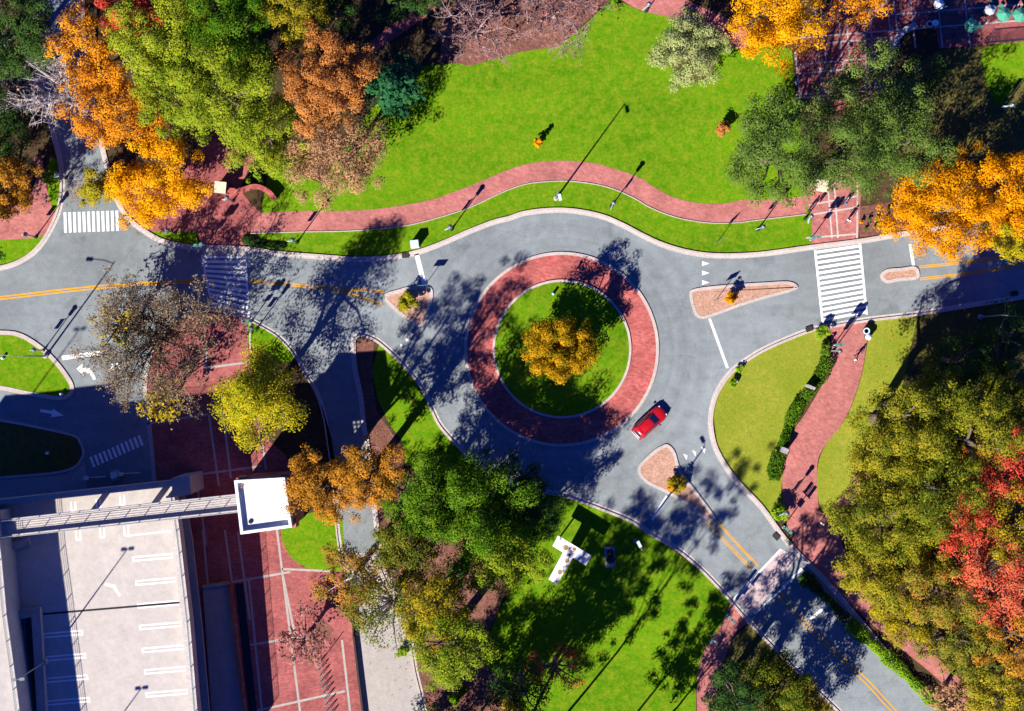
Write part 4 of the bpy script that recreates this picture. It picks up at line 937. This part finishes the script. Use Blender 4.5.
# cafe: parasols, tables, chairs
def parasol(px, py, r, mat, lab):
    t = empty('parasol', (*P(px,py,2.4)[:2], 0), lab, 'parasol', 'café parasols on the upper plaza')
    mb = MB(); n_ = 8; vs = [(0,0,2.75)] + [(r*math.cos(2*math.pi*k/n_), r*math.sin(2*math.pi*k/n_), 2.2) for k in range(n_)] + [(r*math.cos(2*math.pi*k/n_), r*math.sin(2*math.pi*k/n_), 2.03) for k in range(n_)]
    mb.add(vs, [(0,1+k,1+(k+1)%n_) for k in range(n_)] + [(1+k, 1+n_+k, 1+n_+(k+1)%n_, 1+(k+1)%n_) for k in range(n_)]); mb.build('canopy', mat, t)
    MB().tube([(0,0,0),(0,0,2.8)], .03, 8).build('pole', 'white_metal', t)
    mb = MB()
    for k in range(n_): mb.bar((0,0,2.5),(r*.95*math.cos(2*math.pi*k/n_), r*.95*math.sin(2*math.pi*k/n_), 2.17), .02, .02)
    mb.build('rib', 'white_metal', t); MB().lathe([(.28,0),(.28,.06),(.06,.1)], n=14).build('foot', 'black_metal', t)
tabs = [(1004.5,13.7,.62*1.0,'green_canvas','green café parasol between two others on the upper plaza'),(1021,14.4,.62,'green_canvas','green café parasol at the right edge of the upper plaza'),(972,25,.6,'green_canvas','green café parasol standing in shade on the upper plaza'),(939.5,4,.45,'white_canvas','white café parasol by the top edge left of the others'),(990.5,9.5,.45,'grey_canvas','grey café parasol left of the green pair')]
def table_proto():
    t = empty('cafe_table', (0,0,0), 'x', 'table', 'café tables below the parasols')
    MB().lathe([(.45,.71),(.46,.74),(.45,.76)], n=18).build('table_top', 'teal_metal', t); MB().tube([(0,0,.03),(0,0,.71)], .04, 8).build('stem', 'black_metal', t); MB().lathe([(.26,0),(.25,.03)], n=14).build('foot', 'black_metal', t); return t
def chair_proto():
    t = empty('cafe_chair', (0,0,0), 'x', 'chair', 'café chairs on the upper plaza')
    MB().box((0,0,.45), (.42,.42,.04)).build('seat', 'teal_metal', t); MB().box((0,-.2,.72), (.42,.03,.4)).build('backrest', 'teal_metal', t)
    for sx in (-1,1):
        for sy in (-1,1): MB().tube([(sx*.18,sy*.18,0),(sx*.17,sy*.17,.43)], .014, 6).build('leg', 'black_metal', t)
    return t
tp, chp = table_proto(), chair_proto()
where = ['green parasol left of the edge','green parasol at the right edge','shaded green parasol','white parasol','grey parasol']
for i, (x, y, r, m, lab) in enumerate(tabs):
    parasol(x, y, r*1.45, m, lab); place(tp, x, y, 'round café table under the ' + where[i])
    for k in range(3):
        a = i*.9 + k*2.1; place(chp, x + 8*math.cos(a), y - 8*math.sin(a), 'green café chair at the table under the ' + where[i], a + math.pi/2)
t = empty('picket_railing', (*P(1010,41,0)[:2],0), 'long railing of upright bars between café and sunny grass', 'railing'); o_ = Vector(t.location)
a, b = Vector(W0([(984,43.5)])[0])-o_, Vector(W0([(1050,38.5)])[0])-o_; a.z = b.z = 0
mb = MB()
for k in range(23): q = a.lerp(b, k/22); mb.box((q.x,q.y,.85), (.09,.05,1.7))
mb.build('bars', 'dark_pole', t); MB().bar(a+Vector((0,0,1.6)), b+Vector((0,0,1.6)), .06, .06).bar(a+Vector((0,0,.15)), b+Vector((0,0,.15)), .05, .05).build('rails', 'dark_pole', t)
# bike racks
def rack_proto():
    t = empty('bike_rack', (0,0,0), 'x', 'bike rack', 'green hoop bike racks in a row')
    MB().tube([(-.42,0,0),(-.42,0,.75),(-.3,0,.9),(.3,0,.9),(.42,0,.75),(.42,0,0)], .05, 8).build('hoop', 'teal_metal', t)
    for s in (-1,1): MB().lathe([(.11,0),(.11,.02)], (s*.42,0,0), 10).build('foot', 'grey_metal', t)
    return t
rk = rack_proto()
for k in range(10):
    tt = k/9; place(rk, 320 + 11*tt, 662 + 52*tt, 'green hoop bike rack in the row beside the pale drive', .75)
t = empty('handrail', (*P(328,652,0)[:2],0), 'dark straight handrail above the row of bike racks', 'railing'); o_ = Vector(t.location)
railing('rail', [Vector(W0([(319,664)],.0)[0])-o_, Vector(W0([(337,640)],.0)[0])-o_], 1.0, t, 3, 1.2, 'black_metal')
t = empty('drive_wall', (*P(354,670,0)[:2],0), 'thin dark retaining wall on the left side of the pale drive', 'wall'); o_ = Vector(t.location)
MB().strip(rel(W0([(354,636),(358,670),(363,711),(370,780)]), o_), -.12, .12, 0, .7).build('wall_body', 'iron', t)
MB().strip(rel(W0([(352,600),(354,636)]), o_), -.08, .08, 0, .9).build('rail', 'black_metal', t)
# garage entrance barrier
t = empty('ticket_machine', (*P(116,475,0)[:2],0), 'grey ticket machine with a yellow stripe at the garage entrance', 'machine', rz=.1)
MB().box((0,0,.08), (1.0,1.3,.16)).build('island_base', 'concrete', t); MB().box((0,0,.75), (.55,.5,1.2)).build('housing', 'white_metal', t); MB().box((0,.05,1.38), (.7,.75,.07)).build('hood', 'bright_head', t); MB().box((0,-.27,1.05), (.56,.03,.14)).build('stripe', 'yellow_paint', t)
for x0, x1, y, lab in ((87,108,478,'lowered barrier arm left of the ticket machine'),(122,142,474,'lowered barrier arm right of the ticket machine')):
    q = W0([(x0,y)])[0]; t = empty('barrier', (q[0], q[1], 0), lab, 'barrier', 'barriers of the garage entrance', .06)
    MB().box((0,0,.5), (.4,.4,1.0)).build('cabinet', 'white_metal', t); MB().bar((0,.1,1.02), ((x1-x0)*S,.1,1.02), .1, .06).build('arm', 'white_metal', t)
for x, y, lab in ((48,453,'small grey marker on the dark island left of the crosswalk'),(62,394,'pale marker at the shaded tip of the left grass island'),(3.5,358,'round grey marker on the left grass island near the photo edge'),(553,294,'small pale marker on the roundabout grass'),(736,381,'white marker between low shrubs on the dry lawn')):
    q = W0([(x,y)])[0]; t = empty('marker_post', (q[0], q[1], .1), lab, 'marker', 'small marker posts'); zz = .35 if x == 553 else 0
    MB().lathe([(.16,0),(.16,.55+zz),(.0,.62+zz)], n=12).build('post', 'white_metal', t, True); MB().lathe([(.24,0),(.22,.08)], n=12).build('collar', 'granite', t)

# ------------------------------------------------------------------ red car
def car():
    t = empty('parked_car', (0,0,0), 'red hatchback car driving round the roundabout ring', 'car')
    L = [(-2.08,.55,.40,.78),(-2.02,.74,.28,.95),(-1.8,.84,.22,1.0),(-1.2,.885,.20,1.0),(-.3,.89,.20,.99),(.5,.89,.20,.97),(1.0,.885,.20,.94),(1.5,.87,.22,.86),(1.85,.80,.25,.76),(2.04,.60,.32,.66),(2.13,.30,.40,.55)]
    vs = []; fs = []; n_ = 11
    for x, w, z0, z1 in L:
        for y, z in ((-w*.8,z0),(-w,z0+.18),(-w*1.01,(z0+z1)/2),(-w*.97,z1-.06),(-w*.8,z1),(0,z1+.035),(w*.8,z1),(w*.97,z1-.06),(w*1.01,(z0+z1)/2),(w,z0+.18),(w*.8,z0)): vs.append((x,y,z))
    for i in range(len(L)-1):
        for k in range(n_): a = i*n_+k; b_ = i*n_+(k+1)%n_; fs.append((a, b_, b_+n_, a+n_))
    fs.append(tuple(range(n_))); fs.append(tuple((len(L)-1)*n_+k for k in range(n_))[::-1])
    o = MB().add(vs, fs).build('body', 'red_paint', t, True); md = o.modifiers.new('s','SUBSURF'); md.levels = 2; md.render_levels = 2
    # greenhouse: belt outline to roof outline
    def loop(z, xr, xf, w, rnd):
        return [(xr,-w*.84,z),(xr+.25,-w,z),(xf-.5,-w*.98,z),(xf,-w*.74,z),(xf+.04,0,z),(xf,w*.74,z),(xf-.5,w*.98,z),(xr+.25,w,z),(xr,w*.84,z),(xr-.05,0,z)]
    lo, hi, tp_ = loop(.96,-1.9,.98,.80,0), loop(1.40,-1.62,.28,.64,0), loop(1.47,-1.45,.12,.56,0)
    vs = lo+hi+tp_; fs = []
    for j in range(2):
        for k in range(10): fs.append((j*10+k, j*10+(k+1)%10, (j+1)*10+(k+1)%10, (j+1)*10+k))
    fs.append(tuple(20+k for k in range(10)))
    MB().add(vs, fs).build('cabin', 'red_paint', t, True)
    def panel(name, idx, mat, u0=.06, u1=.94, v0=.12, v1=.92, off=.012):
        mb = MB()
        for k0, k1, a0, a1 in idx:
            A, B, C_, D = (Vector(lo[k0]), Vector(lo[k1]), Vector(hi[k1]), Vector(hi[k0]))
            def q(u, v): return A.lerp(B,u).lerp(D.lerp(C_,u),v)
            nrm = (B-A).cross(D-A).normalized()*off
            if nrm.dot(A-Vector((-.4,0,1))) < 0: nrm = -nrm
            mb.add([q(a0,v0)+nrm, q(a1,v0)+nrm, q(a1,v1)+nrm, q(a0,v1)+nrm], [(0,1,2,3)])
        return mb.build(name, mat, t)
    panel('windscreen', [(3,4,.05,1),(4,5,0,.95)], 'glass', v0=.04, v1=.98); panel('rear_window', [(8,9,.12,1),(9,0,0,.88)], 'glass')
    for k0, k1 in ((1,2),(7,6)):
        panel('side_window', [(k0,k1,.04,.48)], 'glass'); panel('side_window', [(k0,k1,.53,.97)], 'glass')
    panel('quarter_window', [(2,3,.06,.6)], 'glass'); panel('quarter_window', [(6,5,.06,.6)], 'glass')
    for s in (-1,1):
        MB().tube([(-1.4,s*.53,1.49),(-1.0,s*.55,1.53),(-.2,s*.55,1.53),(.1,s*.53,1.49)], .022, 6).build('roof_rail', 'black_trim', t)
        MB().box((.72,s*.96,1.0), (.14,.22,.15)).build('mirror', 'black_trim', t)
        MB().box((1.92,s*.56,.655), (.16,.24,.08), rz=-s*.6).build('headlight', 'lamp_lens', t); MB().box((-2.02,s*.62,.84), (.12,.26,.18)).build('tail_light', 'tail_lens', t)
        for x in (-1.32,1.3):
            w = MB(); w.tube([(x,s*.70,.32),(x,s*.895,.32)], .32, 18); wo = w.build('wheel', 'rubber', t, False)
            MB().tube([(x,s*.89,.32),(x,s*.905,.32)], .21, 14).build('rim', 'alloy', wo)
    MB().box((-2.1,0,.62), (.04,.5,.12)).build('number_plate', 'white_metal', t); MB().box((-2.09,0,.42), (.08,1.2,.16)).build('bumper', 'white_metal', t); MB().box((2.1,0,.45), (.06,.8,.14)).build('grille', 'black_trim', t)
    MB().bar((.95,-.3,1.0),(.75,.2,1.1), .025, .02).bar((.95,.15,1.0),(.78,.6,1.1), .025, .02).build('wiper', 'black_trim', t)
    MB().box((-1.4,0,1.5), (.25,.7,.03)).build('spoiler', 'red_paint', t)
    return t
c = car(); q = W0([(649,422.3)])[0]; c.location = (q[0], q[1], .024); c.rotation_euler.z = math.atan2(24.9, 27.4); c.scale = (1.09, 1.07, 1.05); c.name = 'car'

# ------------------------------------------------------------------ people
def person_mesh(stride):
    V = []; E = []; R = []
    def v(p, r, par=None):
        V.append(p); R.append(r); i = len(V)-1
        if par is not None: E.append((par, i))
        return i
    pel = v((0,0,.95), (.16,.11)); ch = v((0,0,1.18), (.15,.10), pel); sh = v((0,0,1.38), (.17,.10), ch); nk = v((0,.01,1.50), (.055,.055), sh)
    hd = v((0,.02,1.60), (.085,.10), nk); v((0,.01,1.72), (.07,.085), hd); v((0,.12,1.60), (.014,.018), hd)
    for s in (-1,1): v((s*.095,.01,1.6), (.014,.026), hd)
    for s in (-1,1):
        f = stride*s
        hip = v((s*.10,0,.88), (.10,.10), pel); kn = v((s*.11,f*.18+.03,.48), (.065,.065), hip); an = v((s*.11,f*.34-.03,.09), (.045,.045), kn); v((s*.13,f*.34+.13,.04), (.04,.03), an)
        so = v((s*.21,0,1.38), (.06,.06), sh); el = v((s*.27,-f*.08-.02,1.10), (.045,.045), so); wr = v((s*.27,-f*.2+.06,.86), (.03,.03), el); pm = v((s*.27,-f*.22+.075,.79), (.03,.036), wr)
        for k in range(4): m = v((s*.27,-f*.22+.045+k*.02,.735), (.009,.009), pm); v((s*.262,-f*.22+.05+k*.02,.70-.006*abs(k-1.5)), (.008,.008), m)
        v((s*.25,-f*.22+.13,.76), (.010,.010), pm)
    me = bpy.data.meshes.new('body'); me.from_pydata(V, E, []); o = bpy.data.objects.new('tmp', me); COL.objects.link(o)
    sk = o.modifiers.new('skin','SKIN')
    for i, r in enumerate(R): me.skin_vertices[0].data[i].radius = r
    me.skin_vertices[0].data[0].use_root = True
    o.modifiers.new('sub','SUBSURF').levels = 1
    dg = bpy.context.evaluated_depsgraph_get(); ev = o.evaluated_get(dg); m2 = bpy.data.meshes.new_from_object(ev); bpy.data.objects.remove(o)
    mi = []
    for p in m2.polygons:
        x, y, z = p.center; ax = abs(x)
        if z > 1.47: k = 0
        elif ax > .2 and z < 1.16: k = 0
        elif z > .93: k = 1
        elif z > .10: k = 2
        else: k = 3
        mi.append(k)
    m2.materials.clear()
    m2.polygons.foreach_set('material_index', mi); m2.polygons.foreach_set('use_smooth', [True]*len(mi)); return m2
PM = [person_mesh(1), person_mesh(.15)]
hair_me = MB().lathe([(.0,1.775),(.06,1.765),(.10,1.71),(.112,1.64),(.10,1.585)][::-1], (0,-.015,0), 14).mesh('hair', True)
def person(px, py, rz, pose, shirt, trousers, lab, hair='hair_dark', skin='skin', z=.03):
    q = W0([(px,py)])[0]; me = PM[pose].copy()
    o = bpy.data.objects.new('person', me); COL.objects.link(o)
    for k in (skin, shirt, trousers, 'shoe'): me.materials.append(MATS[k])
    me.polygons.foreach_set('material_index', [p.material_index for p in PM[pose].polygons])
    o.location = (q[0], q[1], z); o.rotation_euler.z = rz; tag(o, lab, 'person'); h = link('hair', hair_me.copy(), hair, o); return o
person(854.5,359.5,.4,0,'shirt_white','trousers_tan','person in a white shirt walking on the brick path below the bins')
person(820.5,522.5,-.5,0,'shirt_white','trousers_black','person in a white top at the tip of the dry grass wedge','hair_fair')
person(788.5,543,1.0,1,'shirt_red','trousers_blue','person waiting at the kerb beside the pale crossing')
person(847,221,2.8,0,'shirt_white','trousers_blue','person in white walking on the small crossing plaza')
person(808,211.5,.5,1,'shirt_black','trousers_blue','person in black standing at the grass edge of the crossing plaza')
person(844,204,2.2,0,'shirt_blue','trousers_black','person in blue under the oak edge on the crossing plaza','hair_dark','skin_dark')
person(832.5,70,1.0,0,'shirt_blue','trousers_blue','person in blue crossing the shaded upper plaza')
person(794.5,84,-1.2,0,'shirt_grey','trousers_blue','person in grey at the left edge of the shaded upper plaza','hair_fair')
person(878,61,.2,1,'shirt_blue','trousers_black','person in blue beside the curved seat wall')
person(951,37,1.5,0,'shirt_black','trousers_blue','person in black walking below the café on the shaded bricks','hair_dark','skin_dark')
person(984,13,2.6,1,'shirt_white','trousers_tan','person in white standing left of the grey parasol')
person(936,9,0,1,'shirt_blue','trousers_blue','person in blue below the white parasol, on its left'); person(943,9,.3,1,'shirt_grey','trousers_blue','person in grey below the white parasol, on its right','hair_fair')

# ------------------------------------------------------------------ light, sky, camera
w = bpy.data.worlds.new('World'); sc.world = w; w.use_nodes = True; nt = w.node_tree; nt.nodes.clear()
sky = nt.nodes.new('ShaderNodeTexSky'); sky.sky_type = 'NISHITA'; sky.sun_disc = False; sky.sun_elevation = SUN_EL
sky.sun_rotation = math.atan2(-SH[0], -SH[1]) % (2*math.pi); sky.ozone_density = 10; sky.air_density = .36; sky.dust_density = 0
hs = nt.nodes.new('ShaderNodeHueSaturation'); hs.inputs['Saturation'].default_value = 2.1; hs.inputs['Value'].default_value = 1
bg = nt.nodes.new('ShaderNodeBackground'); bg.inputs[1].default_value = .05; ou = nt.nodes.new('ShaderNodeOutputWorld')
nt.links.new(sky.outputs[0], hs.inputs['Color']); nt.links.new(mix(nt, 1.0, hs.outputs[0], (.05, 1.25, 2.5), 'MULTIPLY'), bg.inputs[0]); nt.links.new(bg.outputs[0], ou.inputs[0])
sl = bpy.data.lights.new('sun', 'SUN'); sl.energy = 5.0; sl.angle = math.radians(.53); sl.color = (1, .935, .83)
so = bpy.data.objects.new('sun', sl); COL.objects.link(so)
so.rotation_euler = Vector((SH[0]*math.cos(SUN_EL), SH[1]*math.cos(SUN_EL), -math.sin(SUN_EL))).to_track_quat('-Z', 'Y').to_euler()
cam = bpy.data.cameras.new('camera'); co = bpy.data.objects.new('camera', cam); COL.objects.link(co)
co.location = (0, 0, H); cam.sensor_width = 36; cam.lens = 36*H/(1024*S); cam.clip_start = 1; cam.clip_end = 3000
sc.camera = co
vs_ = sc.view_settings; vs_.view_transform = 'Standard'; vs_.look = 'None'; vs_.exposure = 1.12; vs_.gamma = 1
sc.cycles.max_bounces = 6; sc.cycles.diffuse_bounces = 3; sc.cycles.use_denoising = True
